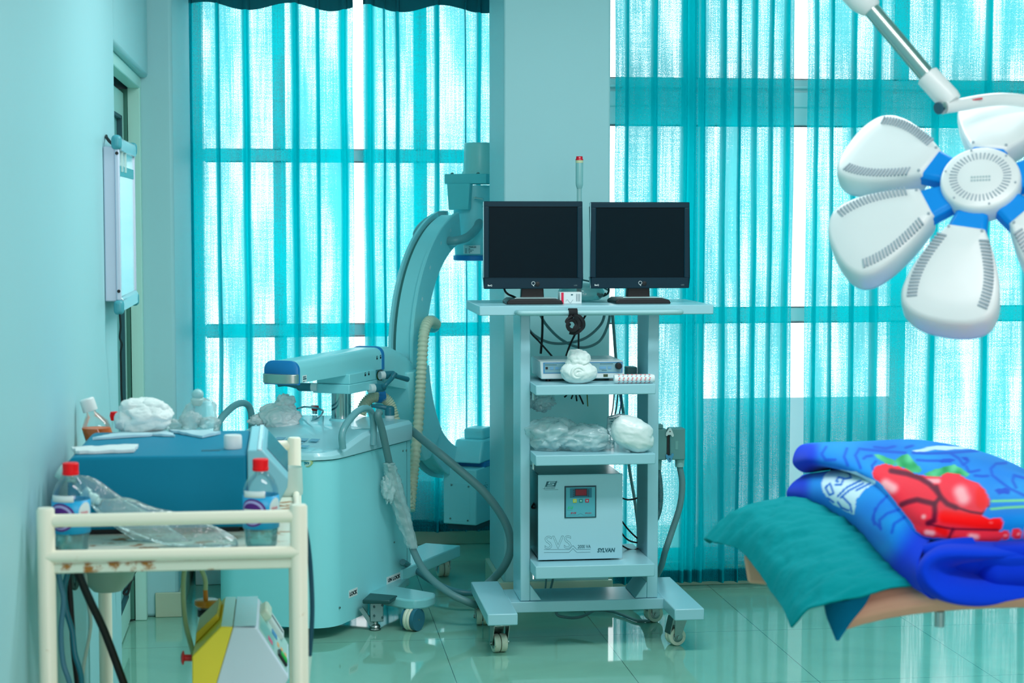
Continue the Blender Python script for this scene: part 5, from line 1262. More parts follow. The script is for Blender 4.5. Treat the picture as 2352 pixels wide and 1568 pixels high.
MB().box(xq(508), xq(534), YP0+.004, YP1-.004, zt5-.001, zt5+.0012).build('top_plate', mat('pump_top_green', (180, 216, 204), .25), r)
MB().box(xq(536.5), xq(588), YP0+.004, YP1-.004, zt5-.001, zt5+.0012).build('top_plate', TOPM, r)
s0, s1 = Q(592, 1444), Q(663, 1555); sd = s1-s0; sn = V((-sd.z, 0, sd.x)).normalized(); sn = sn if sn.x > 0 else -sn
def slope(a0, a1, y0, y1, h, name, mt, bev=0, par=None):
    q = [s0+sd*a0, s0+sd*a1]; q = [V((q[0].x, y0, q[0].z)), V((q[1].x, y0, q[1].z)), V((q[1].x, y1, q[1].z)), V((q[0].x, y1, q[0].z))]
    return MB().prism([p-sn*.003 for p in q], [p+sn*h for p in q]).build(name, mt, par or r, bevel=bev)
slope(.03, .95, YP0+.02, YP1-.01, .0015, 'panel', mat('pump_panel', (172, 214, 204), .4))
slope(.05, .50, YP0+.03, YP0+.15, .0025, 'display', mat('pump_display', (132, 200, 190), .3))
slope(.30, .44, YP0+.04, YP0+.075, .0032, 'print', mat('pump_pink_print', (220, 90, 130), .5))
slope(.42, .58, YP0+.16, YP0+.20, .0032, 'print', mat('pump_blue_print', (60, 140, 190), .5))
g = slope(.62, .88, YP0+.035, YP0+.085, .008, 'green_switch', mat('switch_black', (8, 30, 30), .4), .002)
slope(.66, .84, YP0+.042, YP0+.078, .0095, 'switch_lamp', mat('switch_green', (0, 190, 40), .3), .001, par=g)
for a in (.60, .72, .84): slope(a, a+.06, YP0+.12+.04*(a-.6), YP0+.15+.04*(a-.6), .003, 'button', mat('button_orange', (236, 176, 110), .45))
fr = slope(.16, .72, YP0+.22, YP0+.29, .012, 'handle_guard', mat('guard_white', (206, 224, 222), .35), .004)
slope(.22, .66, YP0+.245, YP0+.258, .0126, 'guard_slot', BLK, par=fr)
slope(.02, .22, YP0+.17, YP0+.27, .02, 'clip_cover', mat('clip_cream', (206, 226, 204), .4), .006)
MB().lathe([(.0075, 0), (.0075, .016), (.009, .017), (.0155, .018), (.0155, .021), (.008, .024), (.001, .025)], P(441, 1510, YP0+.04), (-1, 0, .02), 24).build('red_knob', mat('knob_red', (196, 20, 24), .35), r)
p = Q(456, 1490); q = Q(500, 1446)
for y0 in (YP0+.10,): 
    A = [V((q.x, y0, q.z+.001)), V((p.x-.012, y0, p.z-.012)), V((p.x-.010, y0, p.z+.012)), V((q.x-.004, y0, q.z+.016))]
    MB().prism(A, [a+V((0, .17, 0)) for a in A]).build('jar_bracket', mat('bracket_yellow', (206, 186, 20), .4), r, bevel=.002)
for x in (-.2, -.12): MB().cyl((x, YP0+.05, zsh+.0002), (x, YP0+.05, zlow), .010).build('rubber_foot', BLK, r)
# jar
YJ = 4.43
pj = P(475, 1400, YJ)
r = thing('suction_jar', 'suction jar with an amber disc lid and a clear tube, beside the pump', 'jar', (pj.x, YJ, zsh))
AM = mat('amber_plastic', (196, 128, 30), .2, spec=.5)
zj = lambda v: P(475, v, YJ).z
MB().lathe([(.001, 0), (.020, 0), (.022, .005), (.022, zj(1428)-zsh), (.020, zj(1414)-zsh)], (pj.x, YJ, zsh+.0005), n=32).build('glass_jar', PET, r)
MB().lathe([(.001, 0), (.022, 0), (.0225, .002), (.0225, zj(1398)-zj(1414)), (.001, zj(1398)-zj(1414))], (pj.x, YJ, zj(1414)), n=32).build('black_cap', BLK, r)
MB().cyl((pj.x, YJ, zj(1399)), (pj.x, YJ, zj(1392)), .014).build('cap_neck', film('amber_film', (230, 200, 150), .7), r)
MB().lathe([(.018, 0), (.026, .002), (.0295, .006), (.0295, zj(1378)-zj(1393)), (.028, zj(1377)-zj(1393)), (.001, zj(1377)-zj(1393))], (pj.x, YJ, zj(1393)), n=40).build('amber_lid', AM, r)
MB().cyl((pj.x-.002, YJ, zj(1380)), (pj.x-.003, YJ, zj(1354)), .0062, .0058).build('connector', AM, r)
TUB = mat('latex_tube', (160, 190, 140), .35)
MB().tube([(pj.x-.003, YJ, zj(1356)), P(472, 1335, YJ), P(466, 1315, YJ), P(455, 1300, YJ), P(438, 1294, YJ-.05), P(425, 1305, YJ-.1), P(421, 1340, YJ-.12), P(422, 1390, YJ-.15), P(428, 1440, YJ-.2), P(438, 1478, YJ-.26), P(444, 1500, YJ-.30)], .0058, 12).build('tube', TUB, r)
# ---------------------------------------------------------------- operating table
ZM = .78
A0 = G(1925, 1458, ZM)
ed = V((.322, .947, 0)).normalized(); sd_ = V((ed.y, -ed.x, 0))        # across, along (to the right)
wid = .52; TILT = .20
t = thing('operating_table', 'operating table end with a tan padded mattress, right of the trolley', 'table', (1.9, 3.5, 0))
TAN = mat('mattress_tan', (255, 180, 152), .5, spec=.3, var=.06, vscale=10, bump=.1, bscale=30, dirt=(190, 130, 108), dscale=22, dthr=.70)
T = lambda a, b, z: A0+sd_*a+ed*b+V((0, 0, z+.074*(1-math.exp(-max(a, 0)/.17))+min(a, 0)*TILT))
TH_ = .062
rings = []
for i in range(25):
    a = 1.15*i/24; rr = .02; ring = []
    for (b, z) in ((rr, 0), (wid-rr, 0), (wid, rr), (wid, TH_-rr), (wid-rr, TH_), (rr, TH_), (0, TH_-rr), (0, rr)): ring.append(T(a, b, z))
    rings.append(ring)
MB().loft(rings).build('mattress', TAN, t, bevel=.006, seg=3)
h0, h1 = P(1712, 1262, 3.82), P(1718, 1340, 3.82)
m = MB().prism([(h0.x-.004, 3.82, h1.z+.062), (h1.x, 3.82, h1.z), (1.20, 3.80, h1.z-.02), (1.20, 3.80, h1.z+.05)], [(h0.x+.072, 4.08, h1.z+.062), (h1.x+.074, 4.08, h1.z), (1.30, 4.08, h1.z-.02), (1.30, 4.08, h1.z+.05)])
m.build('head_pad', TAN, t, bevel=.008, seg=3)
for a, z in ((.20, .034), (.275, .030)):
    MB().box(T(a, 0, z).x-.006, T(a, 0, z).x+.006, T(a, 0, z).y-.006, T(a, 0, z).y+.012, T(a, 0, z).z-.004, T(a, 0, z).z+.004).build('mattress_tear', mat('tear_brown', (110, 70, 66), .8), t)
MB().cyl(T(.185, -.003, .052), T(.185, .004, .052), .006, n=12).build('mattress_stud', mat('stud_cream', (226, 196, 150), .4), t)
ST_ = mat('table_steel', (176, 196, 196), .3, .8)
MB().prism([T(.1, .27, -.012), T(1.1, .27, -.012), T(1.1, wid-.04, -.012), T(.1, wid-.04, -.012)], [T(.1, .27, -.002), T(1.1, .27, -.002), T(1.1, wid-.04, -.002), T(.1, wid-.04, -.002)]).build('table_frame', ST_, t)
q = T(.195, .03, -.001); MB().cyl(q, q-V((0, 0, .030)), .010).build('lock_pin', ST_, t)
q = T(.80, wid/2, 0); MB().box(q.x-.14, q.x+.14, q.y-.14, q.y+.14, .10, q.z-.02).build('column', ST_, t, bevel=.01)
MB().box(q.x-.30, q.x+.42, q.y-.22, q.y+.22, .001, .10).build('base', ST_, t, bevel=.02)
# print on the mattress side
# green drape over the table end
def cgrid(rows, nu, nv):
    """bicubic Catmull-Rom through a net of points"""
    R1 = [crom(r, nu) for r in rows]; cols = list(zip(*R1)); C1 = [crom(list(c), nv) for c in cols]
    return [list(r) for r in zip(*C1)]
PIL = mat('drape_green', (0, 144, 150), .9, spec=.1, bump=.35, bscale=70)
net = [
 [(1628,1246,4.06),(1690,1216,4.10),(1770,1195,4.14),(1860,1185,4.15),(1970,1180,4.15),(2100,1180,4.15)],
 [(1618,1240,4.02),(1660,1198,4.02),(1700,1170,4.00),(1780,1151,4.00),(1870,1143,4.00),(2000,1150,4.00)],
 [(1648,1246,3.94),(1694,1206,3.91),(1745,1180,3.88),(1830,1166,3.86),(1940,1166,3.86),(2060,1185,3.86)],
 [(1700,1264,3.84),(1735,1236,3.80),(1790,1213,3.76),(1880,1200,3.74),(1990,1205,3.72),(2100,1230,3.70)],
 [(1742,1312,3.72),(1775,1278,3.69),(1835,1258,3.66),(1925,1248,3.62),(2030,1255,3.60),(2130,1280,3.58)],
 [(1775,1362,3.62),(1808,1330,3.58),(1868,1306,3.54),(1950,1298,3.50),(2050,1300,3.48),(2150,1310,3.46)],
 [(1800,1398,3.53),(1838,1372,3.49),(1895,1348,3.45),(1970,1338,3.42),(2060,1330,3.41),(2160,1325,3.40)],
 [(1818,1442,3.46),(1850,1402,3.43),(1892,1388,3.41),(1965,1372,3.395),(2056,1350,3.385),(2160,1335,3.385)],
]
g = cgrid([[P(*p) for p in r] for r in net], 18, 16)
for i, r_ in enumerate(g):
    for j, p in enumerate(r_):
        k = min(i, len(g)-1-i, j)/10.; k = min(k, 1)
        w = .010*noise.noise(V((p.x*9-p.y*5, p.y*26+p.x*10, 2)))+.0045*noise.noise(V((p.x*22+p.y*14, p.y*55-p.x*12, 7)))+.0025*noise.noise(V((p.x*60, p.y*70, 7)))
        p.z += w*(.3+.7*k)
o = MB().grid(g).build('drape', PIL, solid=.005); setp(o, 'green cloth drape over the end of the operating table', 'drape')
# blue cloth corner below it
BL2 = mat('cloth_blue', (0, 112, 150), .9, spec=.1, bump=.2, bscale=90)
net = [[(1868,1366,3.46),(1882,1386,3.455),(1898,1416,3.45),(1921,1462,3.43)],[(1890,1366,3.41),(1902,1388,3.41),(1912,1416,3.415),(1923,1462,3.425)],[(1935,1362,3.405),(1938,1386,3.41),(1935,1420,3.42),(1927,1460,3.425)],[(1990,1352,3.405),(1981,1378,3.41),(1962,1414,3.42),(1933,1455,3.425)]]
net = [[T(.06, .10, TH_+.008), T(.0, -.006, TH_-.01)],]
def wrap(a, b, z): return T(a, b, z)
near = -.010
gridp = [
 [T(-.030, .06, TH_+.010), T(-.022, .05, TH_*.66), T(-.013, .035, TH_*.30), T(-.004, .010, -.006)],
 [T(-.026, .02, TH_+.008), T(-.021, .012, TH_*.62), T(-.013, .004, TH_*.28), T(-.003, -.006, -.008)],
 [T(.012, near, TH_+.004), T(.010, near, TH_*.62), T(.007, near, TH_*.28), T(.000, near, -.009)],
 [T(.064, near, TH_+.004), T(.050, near, TH_*.70), T(.026, near, TH_*.32), T(.003, near, -.008)],
]
o = MB().grid(cgrid(gridp, 6, 6)).build('cloth_corner', BL2, solid=.003); setp(o, 'blue cloth corner hanging down over the mattress edge', 'cloth')

# ---------------------------------------------------------------- folded blanket
def inpoly(x, y, poly):
    c = False; j = len(poly)-1
    for i in range(len(poly)):
        xi, yi = poly[i]; xj, yj = poly[j]
        if (yi > y) != (yj > y) and x < (xj-xi)*(y-yi)/(yj-yi)+xi: c = not c
        j = i
    return c
BB = {}
def segd(x, y, pl):
    best = 1e9
    b_ = BB.get(id(pl))
    if b_ is None:
        xs = [p[0] for p in pl]; ys = [p[1] for p in pl]; b_ = BB[id(pl)] = (min(xs)-30, max(xs)+30, min(ys)-30, max(ys)+30)
    if not (b_[0] < x < b_[1] and b_[2] < y < b_[3]): return best
    for i in range(len(pl)-1):
        ax, ay = pl[i]; bx_, by = pl[i+1]; dx, dy = bx_-ax, by-ay; L2 = dx*dx+dy*dy or 1
        t_ = max(0, min(1, ((x-ax)*dx+(y-ay)*dy)/L2)); best = min(best, math.hypot(x-ax-t_*dx, y-ay-t_*dy))
    return best
Z4 = lambda pts: [(1980+x*.1659, 1000+y*.1659) for x, y in pts]
Z1 = lambda pts: [(1600+x*.3197, 990+y*.3197) for x, y in pts]
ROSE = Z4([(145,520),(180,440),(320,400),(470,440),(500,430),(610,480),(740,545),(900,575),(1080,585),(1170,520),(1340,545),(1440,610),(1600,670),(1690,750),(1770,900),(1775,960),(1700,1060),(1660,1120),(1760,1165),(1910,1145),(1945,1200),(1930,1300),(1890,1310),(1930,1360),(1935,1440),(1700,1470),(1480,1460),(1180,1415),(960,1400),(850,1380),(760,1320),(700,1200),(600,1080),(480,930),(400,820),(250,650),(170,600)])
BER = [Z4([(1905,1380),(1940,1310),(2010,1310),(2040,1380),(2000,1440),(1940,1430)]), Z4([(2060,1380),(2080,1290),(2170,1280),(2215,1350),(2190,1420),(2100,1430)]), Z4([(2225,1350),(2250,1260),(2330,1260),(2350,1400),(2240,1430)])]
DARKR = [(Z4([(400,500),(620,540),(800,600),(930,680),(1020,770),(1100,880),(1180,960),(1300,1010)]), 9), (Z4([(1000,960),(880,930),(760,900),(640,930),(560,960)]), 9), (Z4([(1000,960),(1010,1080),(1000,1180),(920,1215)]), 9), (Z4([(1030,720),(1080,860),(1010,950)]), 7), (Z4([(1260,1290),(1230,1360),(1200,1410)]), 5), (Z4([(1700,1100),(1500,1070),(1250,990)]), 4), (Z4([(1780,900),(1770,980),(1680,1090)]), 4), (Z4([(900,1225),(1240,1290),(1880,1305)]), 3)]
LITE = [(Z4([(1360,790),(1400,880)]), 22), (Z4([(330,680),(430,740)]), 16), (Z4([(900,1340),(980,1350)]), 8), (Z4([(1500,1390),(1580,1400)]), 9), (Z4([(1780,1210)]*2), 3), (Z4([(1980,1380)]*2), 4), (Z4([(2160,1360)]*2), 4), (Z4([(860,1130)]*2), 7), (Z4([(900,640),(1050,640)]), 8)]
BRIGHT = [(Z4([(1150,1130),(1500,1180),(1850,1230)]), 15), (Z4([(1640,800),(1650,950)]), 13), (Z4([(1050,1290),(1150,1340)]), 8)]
LEAF = [Z4([(165,270),(230,270),(440,350),(480,430),(330,400),(200,320)]), Z4([(450,350),(560,280),(640,265),(720,370),(830,480),(800,530),(700,520),(600,470),(480,420)]), Z4([(850,545),(1000,480),(1270,410),(1380,470),(1480,540),(1450,590),(1360,550),(1180,525),(1080,580),(930,580)])]
STEM = [(Z4([(1800,920),(2000,915),(2400,905)]), 3.2), (Z4([(1790,1030),(2000,1010),(2400,990)]), 3.2)]
SWIRL = [Z4([(2240,600),(2100,560),(2080,640),(2130,730)]), Z4([(1990,390),(1850,400),(1780,470),(1800,560),(1900,640),(2050,750),(2243,840)]), Z4([(1560,565),(1660,575),(1740,570)]), Z4([(1440,440),(1480,520),(1620,490)]), Z4([(760,350),(900,360),(1080,360)]), Z4([(1230,260),(1340,330),(1400,420),(1470,360)]), Z4([(190,370),(140,430),(150,480)]), Z4([(700,250),(900,260),(1200,250),(1600,220)]), Z4([(0,200),(300,230),(600,250)]), Z4([(170,170),(330,190),(450,160)]), Z4([(600,180),(700,150)]), Z4([(180,1230),(170,1100),(240,960),(360,840)]), Z4([(270,1300),(250,1180),(350,1090),(520,1030)]), Z4([(420,1350),(450,1230),(600,1130)]), Z4([(20,330),(60,300),(140,290)]),
  Z1([(1080,130),(1060,190),(1090,250)]), Z1([(1170,130),(1140,180),(1180,270)]), Z1([(930,120),(900,170),(930,210),(1000,210)]), Z1([(880,600),(900,640)]), Z1([(1290,560),(1270,640),(1330,700)])]
FLOW = [Z4([(1830,770),(1880,740),(1930,745),(2000,730),(2050,790),(2030,830),(1960,810),(1900,830)]), Z4([(1060,370),(1120,330),(1240,330),(1290,350),(1230,385),(1110,390)]), Z4([(1370,310),(1450,305),(1480,340),(1450,370),(1400,340)])]
WHITE = [Z4([(680,220),(800,205),(900,170),(1040,150),(1280,160),(1480,175),(1500,195),(1280,200),(1150,215),(1000,205),(860,235),(740,235)]), Z1([(900,380),(920,320),(960,285),(1040,270),(1150,290),(1290,360),(1290,375),(1200,430),(1150,500),(1140,600),(1090,580),(980,520),(915,440)])]
MED = [Z1([(930,410),(960,380),(970,400),(990,450),(960,460),(930,410)]), Z1([(1000,390),(1040,390),(1060,345),(1020,335),(1005,365),(1020,370)]), Z1([(1060,350),(1110,340),(1100,310),(1080,300)]), Z1([(1020,470),(1080,410),(1180,360)]), Z1([(1040,480),(1100,430),(1200,380)]), Z1([(1150,430),(1250,380)]), Z1([(1020,510),(1050,550),(1100,570)]), Z1([(1060,480),(1110,530),(1120,580)]), Z1([(950,480),(990,510)])]
def mixc(a, b, t_): return tuple(a[i]+(b[i]-a[i])*t_ for i in range(3))
sst = lambda e0_, e1_, x: (lambda t_: t_*t_*(3-2*t_))(max(0, min(1, (x-e0_)/(e1_-e0_))))
def pattern(u, v, edge):
    """the woven print, by where a point of the blanket lies on its face"""
    col = mixc((0, 118, 222), (20, 158, 232), .5+.5*noise.noise(V((u*.012, v*.02, 1))))
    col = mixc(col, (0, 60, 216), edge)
    for pl in SWIRL:
        d_ = segd(u, v, pl); col = mixc(col, (0, 84, 208), .85*(1-sst(2.2, 4.2, d_)))
    for pl in FLOW:
        if inpoly(u, v, pl): col = (0, 78, 206)
    for pl in WHITE:
        if inpoly(u, v, pl):
            col = (206, 236, 246)
            for q in MED:
                d_ = segd(u, v, q); col = mixc(col, (0, 104, 204), 1-sst(1.6, 2.8, d_))
    for pl, w in STEM: col = mixc(col, (120, 214, 150), 1-sst(w*.6, w*1.2, segd(u, v, pl)))
    for pl in LEAF:
        if inpoly(u, v, pl): col = mixc((96, 206, 150), (20, 150, 80), .5+.9*noise.noise(V((u*.05, v*.05, 4))))
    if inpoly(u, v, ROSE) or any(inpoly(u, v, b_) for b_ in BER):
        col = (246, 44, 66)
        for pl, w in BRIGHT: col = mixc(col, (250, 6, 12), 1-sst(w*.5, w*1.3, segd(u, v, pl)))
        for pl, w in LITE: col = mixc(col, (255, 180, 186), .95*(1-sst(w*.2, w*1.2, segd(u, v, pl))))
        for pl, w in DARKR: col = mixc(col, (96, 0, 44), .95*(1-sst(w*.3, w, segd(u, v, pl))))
    return col
BLK_M = bpy.data.materials.new('blanket_plush'); BLK_M.use_nodes = True
nt = BLK_M.node_tree; bs = nt.nodes['Principled BSDF']; at = nt.nodes.new('ShaderNodeVertexColor'); at.layer_name = 'print'
nt.links.new(at.outputs['Color'], bs.inputs['Base Color']); bs.inputs['Roughness'].default_value = .9; bs.inputs['Sheen Weight'].default_value = .08; bs.inputs['Sheen Roughness'].default_value = .4; bs.inputs['Specular IOR Level'].default_value = .15
nz = nt.nodes.new('ShaderNodeTexNoise'); nz.inputs['Scale'].default_value = 260; bp = nt.nodes.new('ShaderNodeBump'); bp.inputs['Strength'].default_value = .25; bp.inputs['Distance'].default_value = .003
tc = nt.nodes.new('ShaderNodeTexCoord'); nt.links.new(tc.outputs['Object'], nz.inputs['Vector']); nt.links.new(nz.outputs['Fac'], bp.inputs['Height']); nt.links.new(bp.outputs['Normal'], bs.inputs['Normal'])
def paint(o, pts, fn):
    ca_ = o.data.color_attributes.new('print', 'FLOAT_COLOR', 'POINT')
    for i, p in enumerate(pts): ca_.data[i].color = lin(fn(p))
bl = thing('blanket', 'thick folded blue blanket with a red rose print on the operating table', 'blanket', tuple(P(2150, 1300, 3.6)))
def layer(name, stations, nu, nv, edgefn, seed, rough=.004):
    net = [[P(*p) for p in st] for st in stations]
    g = cgrid(net, nv, nu)
    for i, r_ in enumerate(g):
        for j, p in enumerate(r_):
            p += V((noise.noise(p*7+V((seed, 0, 0))), noise.noise(p*7+V((0, seed, 0))), noise.noise(p*7+V((0, 0, seed)))))*rough
    pts = [p for r_ in g for p in r_]
    o = MB().grid(g).build(name, BLK_M, bl, fix=False, solid=.004)
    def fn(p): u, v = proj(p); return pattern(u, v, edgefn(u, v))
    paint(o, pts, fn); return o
up = [  # from under the fold, over the roll and across the top
 [(1900,1078,4.22),(1852,1085,4.16),(1826,1070,4.13),(1822,1052,4.13),(1834,1030,4.16),(1862,1021,4.22),(1930,1017,4.28),(2040,1012,4.36),(2140,1015,4.42),(2250,1040,4.46),(2360,1092,4.50),(2480,1150,4.50)],
 [(1950,1075,4.10),(1888,1072,4.02),(1862,1062,4.00),(1864,1046,4.01),(1880,1032,4.05),(1915,1022,4.14),(1985,1017,4.22),(2090,1016,4.30),(2190,1024,4.36),(2290,1052,4.40),(2390,1106,4.42),(2490,1160,4.44)],
 [(2010,1090,3.98),(1946,1080,3.90),(1924,1070,3.88),(1930,1054,3.89),(1950,1042,3.94),(1990,1030,4.06),(2050,1024,4.16),(2150,1024,4.24),(2240,1036,4.28),(2330,1068,4.32),(2420,1120,4.36),(2500,1170,4.38)],
 [(2060,1115,3.86),(2002,1104,3.78),(1988,1092,3.755),(1998,1078,3.765),(2022,1066,3.82),(2066,1046,3.96),(2120,1036,4.08),(2210,1038,4.14),(2290,1054,4.18),(2370,1088,4.24),(2450,1136,4.28),(2520,1180,4.30)],
 [(2100,1160,3.74),(2042,1162,3.64),(2034,1140,3.62),(2044,1112,3.64),(2072,1092,3.72),(2120,1064,3.88),(2180,1052,3.98),(2260,1056,4.06),(2330,1074,4.10),(2400,1106,4.16),(2470,1146,4.20),(2530,1190,4.22)],
 [(2130,1210,3.64),(2080,1216,3.52),(2076,1190,3.50),(2090,1152,3.52),(2120,1124,3.62),(2170,1088,3.80),(2230,1074,3.92),(2300,1078,3.98),(2360,1094,4.04),(2420,1120,4.08),(2480,1156,4.12),(2540,1200,4.14)],
 [(2170,1232,3.58),(2128,1240,3.44),(2134,1212,3.42),(2152,1176,3.44),(2180,1148,3.56),(2230,1112,3.74),(2286,1094,3.88),(2350,1100,3.92),(2400,1112,3.96),(2450,1134,4.00),(2500,1164,4.04),(2550,1205,4.06)],
 [(2260,1236,3.56),(2240,1246,3.41),(2246,1216,3.39),(2258,1184,3.41),(2276,1160,3.52),(2310,1130,3.70),(2350,1114,3.84),(2400,1120,3.88),(2450,1130,3.92),(2490,1146,3.96),(2530,1170,4.00),(2570,1210,4.00)],
 [(2350,1232,3.56),(2345,1242,3.42),(2350,1212,3.40),(2358,1184,3.42),(2370,1164,3.52),(2395,1144,3.70),(2430,1134,3.84),(2480,1140,3.86),(2520,1148,3.90),(2560,1160,3.94),(2600,1180,3.96),(2640,1215,3.96)],
 [(2480,1225,3.56),(2480,1235,3.45),(2484,1208,3.43),(2490,1184,3.45),(2500,1170,3.54),(2520,1156,3.70),(2560,1150,3.84),(2600,1155,3.86),(2640,1160,3.90),(2680,1172,3.94),(2720,1190,3.96),(2760,1220,3.96)],
]
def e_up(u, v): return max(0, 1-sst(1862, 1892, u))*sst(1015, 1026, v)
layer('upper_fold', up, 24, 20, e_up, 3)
lo_ = [
 [(1900,1140,4.20),(1850,1144,4.16),(1815,1142,4.12),(1808,1130,4.10),(1818,1112,4.10),(1838,1098,4.14),(1862,1090,4.20),(1960,1085,4.24)],
 [(1960,1160,4.06),(1898,1162,3.99),(1868,1156,3.96),(1850,1136,3.96),(1858,1110,3.97),(1888,1090,4.00),(1920,1080,4.06),(2010,1085,4.12)],
 [(2010,1190,3.92),(1952,1200,3.83),(1926,1184,3.80),(1914,1150,3.795),(1926,1118,3.81),(1956,1096,3.86),(1988,1088,3.93),(2060,1100,4.00)],
 [(2050,1230,3.78),(2006,1248,3.68),(1984,1226,3.65),(1974,1184,3.645),(1990,1144,3.66),(2016,1116,3.70),(2040,1106,3.78),(2110,1120,3.86)],
 [(2090,1280,3.64),(2050,1298,3.53),(2034,1272,3.50),(2030,1226,3.50),(2044,1182,3.525),(2064,1156,3.58),(2086,1152,3.66),(2140,1160,3.74)],
 [(2130,1320,3.54),(2094,1342,3.42),(2080,1316,3.40),(2080,1276,3.405),(2092,1240,3.43),(2106,1216,3.48),(2122,1210,3.58),(2170,1215,3.66)],
 [(2200,1340,3.50),(2150,1374,3.35),(2120,1354,3.335),(2108,1316,3.335),(2116,1278,3.36),(2134,1248,3.41),(2158,1236,3.50),(2210,1236,3.60)],
]
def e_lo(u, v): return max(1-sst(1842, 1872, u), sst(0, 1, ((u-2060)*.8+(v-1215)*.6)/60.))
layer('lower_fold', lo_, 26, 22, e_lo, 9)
# the folded front: outer wrap, inner tuck and a middle roll
fr1 = [
 [(2170,1228,3.52),(2140,1255,3.41),(2112,1290,3.355),(2104,1320,3.34),(2116,1352,3.335),(2146,1374,3.335),(2180,1372,3.36),(2190,1340,3.46)],
 [(2210,1222,3.52),(2170,1245,3.39),(2140,1272,3.335),(2126,1312,3.32),(2140,1356,3.31),(2172,1382,3.315),(2210,1370,3.35),(2200,1345,3.50)],
 [(2250,1222,3.52),(2220,1246,3.38),(2196,1270,3.33),(2160,1306,3.345),(2166,1362,3.30),(2206,1388,3.30),(2246,1376,3.34),(2230,1345,3.52)],
 [(2300,1222,3.52),(2290,1248,3.385),(2276,1276,3.33),(2200,1300,3.38),(2206,1350,3.31),(2256,1388,3.30),(2300,1374,3.34),(2290,1345,3.52)],
 [(2352,1222,3.52),(2350,1250,3.39),(2344,1280,3.34),(2270,1300,3.42),(2270,1345,3.33),(2320,1376,3.31),(2360,1360,3.34),(2340,1340,3.52)],
 [(2480,1215,3.54),(2480,1244,3.41),(2480,1274,3.37),(2400,1292,3.46),(2400,1330,3.36),(2460,1352,3.34),(2490,1338,3.37),(2470,1325,3.54)],
]
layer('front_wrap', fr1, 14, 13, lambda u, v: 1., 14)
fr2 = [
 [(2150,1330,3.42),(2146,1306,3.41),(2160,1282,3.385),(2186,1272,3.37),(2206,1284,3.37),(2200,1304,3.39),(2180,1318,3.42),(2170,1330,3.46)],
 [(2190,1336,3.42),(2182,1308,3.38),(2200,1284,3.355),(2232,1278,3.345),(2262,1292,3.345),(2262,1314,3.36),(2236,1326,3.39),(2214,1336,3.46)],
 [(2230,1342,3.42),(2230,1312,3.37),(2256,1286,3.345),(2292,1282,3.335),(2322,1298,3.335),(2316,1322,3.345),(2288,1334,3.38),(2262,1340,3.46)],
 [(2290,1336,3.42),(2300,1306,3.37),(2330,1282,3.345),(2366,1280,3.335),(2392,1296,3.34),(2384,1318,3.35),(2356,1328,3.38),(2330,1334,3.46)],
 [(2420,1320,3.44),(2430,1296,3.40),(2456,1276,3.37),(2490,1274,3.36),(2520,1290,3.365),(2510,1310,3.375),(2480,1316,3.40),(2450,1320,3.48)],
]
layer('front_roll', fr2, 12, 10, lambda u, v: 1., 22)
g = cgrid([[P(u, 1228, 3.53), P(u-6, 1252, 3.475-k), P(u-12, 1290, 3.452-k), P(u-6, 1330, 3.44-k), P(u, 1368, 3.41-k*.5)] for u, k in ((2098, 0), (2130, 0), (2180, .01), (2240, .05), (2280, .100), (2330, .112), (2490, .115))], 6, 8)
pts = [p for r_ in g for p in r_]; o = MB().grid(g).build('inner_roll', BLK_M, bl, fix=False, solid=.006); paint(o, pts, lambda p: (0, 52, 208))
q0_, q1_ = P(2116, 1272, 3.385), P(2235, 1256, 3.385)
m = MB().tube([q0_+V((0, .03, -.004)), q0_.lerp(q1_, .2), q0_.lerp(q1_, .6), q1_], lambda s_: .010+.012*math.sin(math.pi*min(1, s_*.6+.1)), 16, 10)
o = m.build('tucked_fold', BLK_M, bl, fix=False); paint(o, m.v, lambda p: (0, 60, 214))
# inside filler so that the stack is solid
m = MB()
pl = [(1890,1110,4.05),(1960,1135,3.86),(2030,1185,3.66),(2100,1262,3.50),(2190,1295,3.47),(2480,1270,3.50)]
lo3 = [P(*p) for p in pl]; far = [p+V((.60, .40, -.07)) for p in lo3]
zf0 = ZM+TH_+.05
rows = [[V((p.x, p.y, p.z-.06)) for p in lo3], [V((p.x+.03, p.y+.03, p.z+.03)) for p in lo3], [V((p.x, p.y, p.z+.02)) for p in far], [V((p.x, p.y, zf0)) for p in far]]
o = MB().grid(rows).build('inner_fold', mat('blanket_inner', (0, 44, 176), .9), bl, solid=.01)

# ---------------------------------------------------------------- surgical lamp
YLm = 3.86
hc = P(2252, 412, YLm)
to = (EYE-hc).normalized()
upv = (V((0, 0, 1))-to*to.z).normalized(); rt = upv.cross(to).normalized()
al, be = math.radians(38), math.radians(4)
N_ = (to*math.cos(al)+upv*math.sin(al)); N_ = (N_*math.cos(be)-rt*math.sin(be)).normalized()
e1 = (rt-N_*rt.dot(N_)).normalized(); e2 = N_.cross(e1)
LF = frame(hc, e1, e2, N_)
LP_ = mat('lamp_white', (234, 244, 244), .3, spec=.5); LBL_ = mat('lamp_blue', (0, 146, 236), .45, spec=.25); VENT = mat('vent_grey', (160, 180, 190), .6); LEN = mat('lamp_lens', (180, 200, 205), .15)
la = thing('surgical_lamp', 'white surgical lamp with petal shaped heads and blue joints at the upper right', 'lamp', tuple(hc))
LA = lambda x, y, z: LF @ V((x, y, z))
RH = .086
def latheL(prof, c0=(0, 0, 0), n=48): return MB(LF).lathe(prof, c0, (0, 0, 1), n)
hub = latheL([(.001, -.055), (RH*.86, -.055), (RH*.97, -.045), (RH*1.02, -.02), (RH, -.002), (RH*.97, .006), (RH*.92, .009), (.001, .011)]).build('hub', LP_, la)
m = MB(LF)
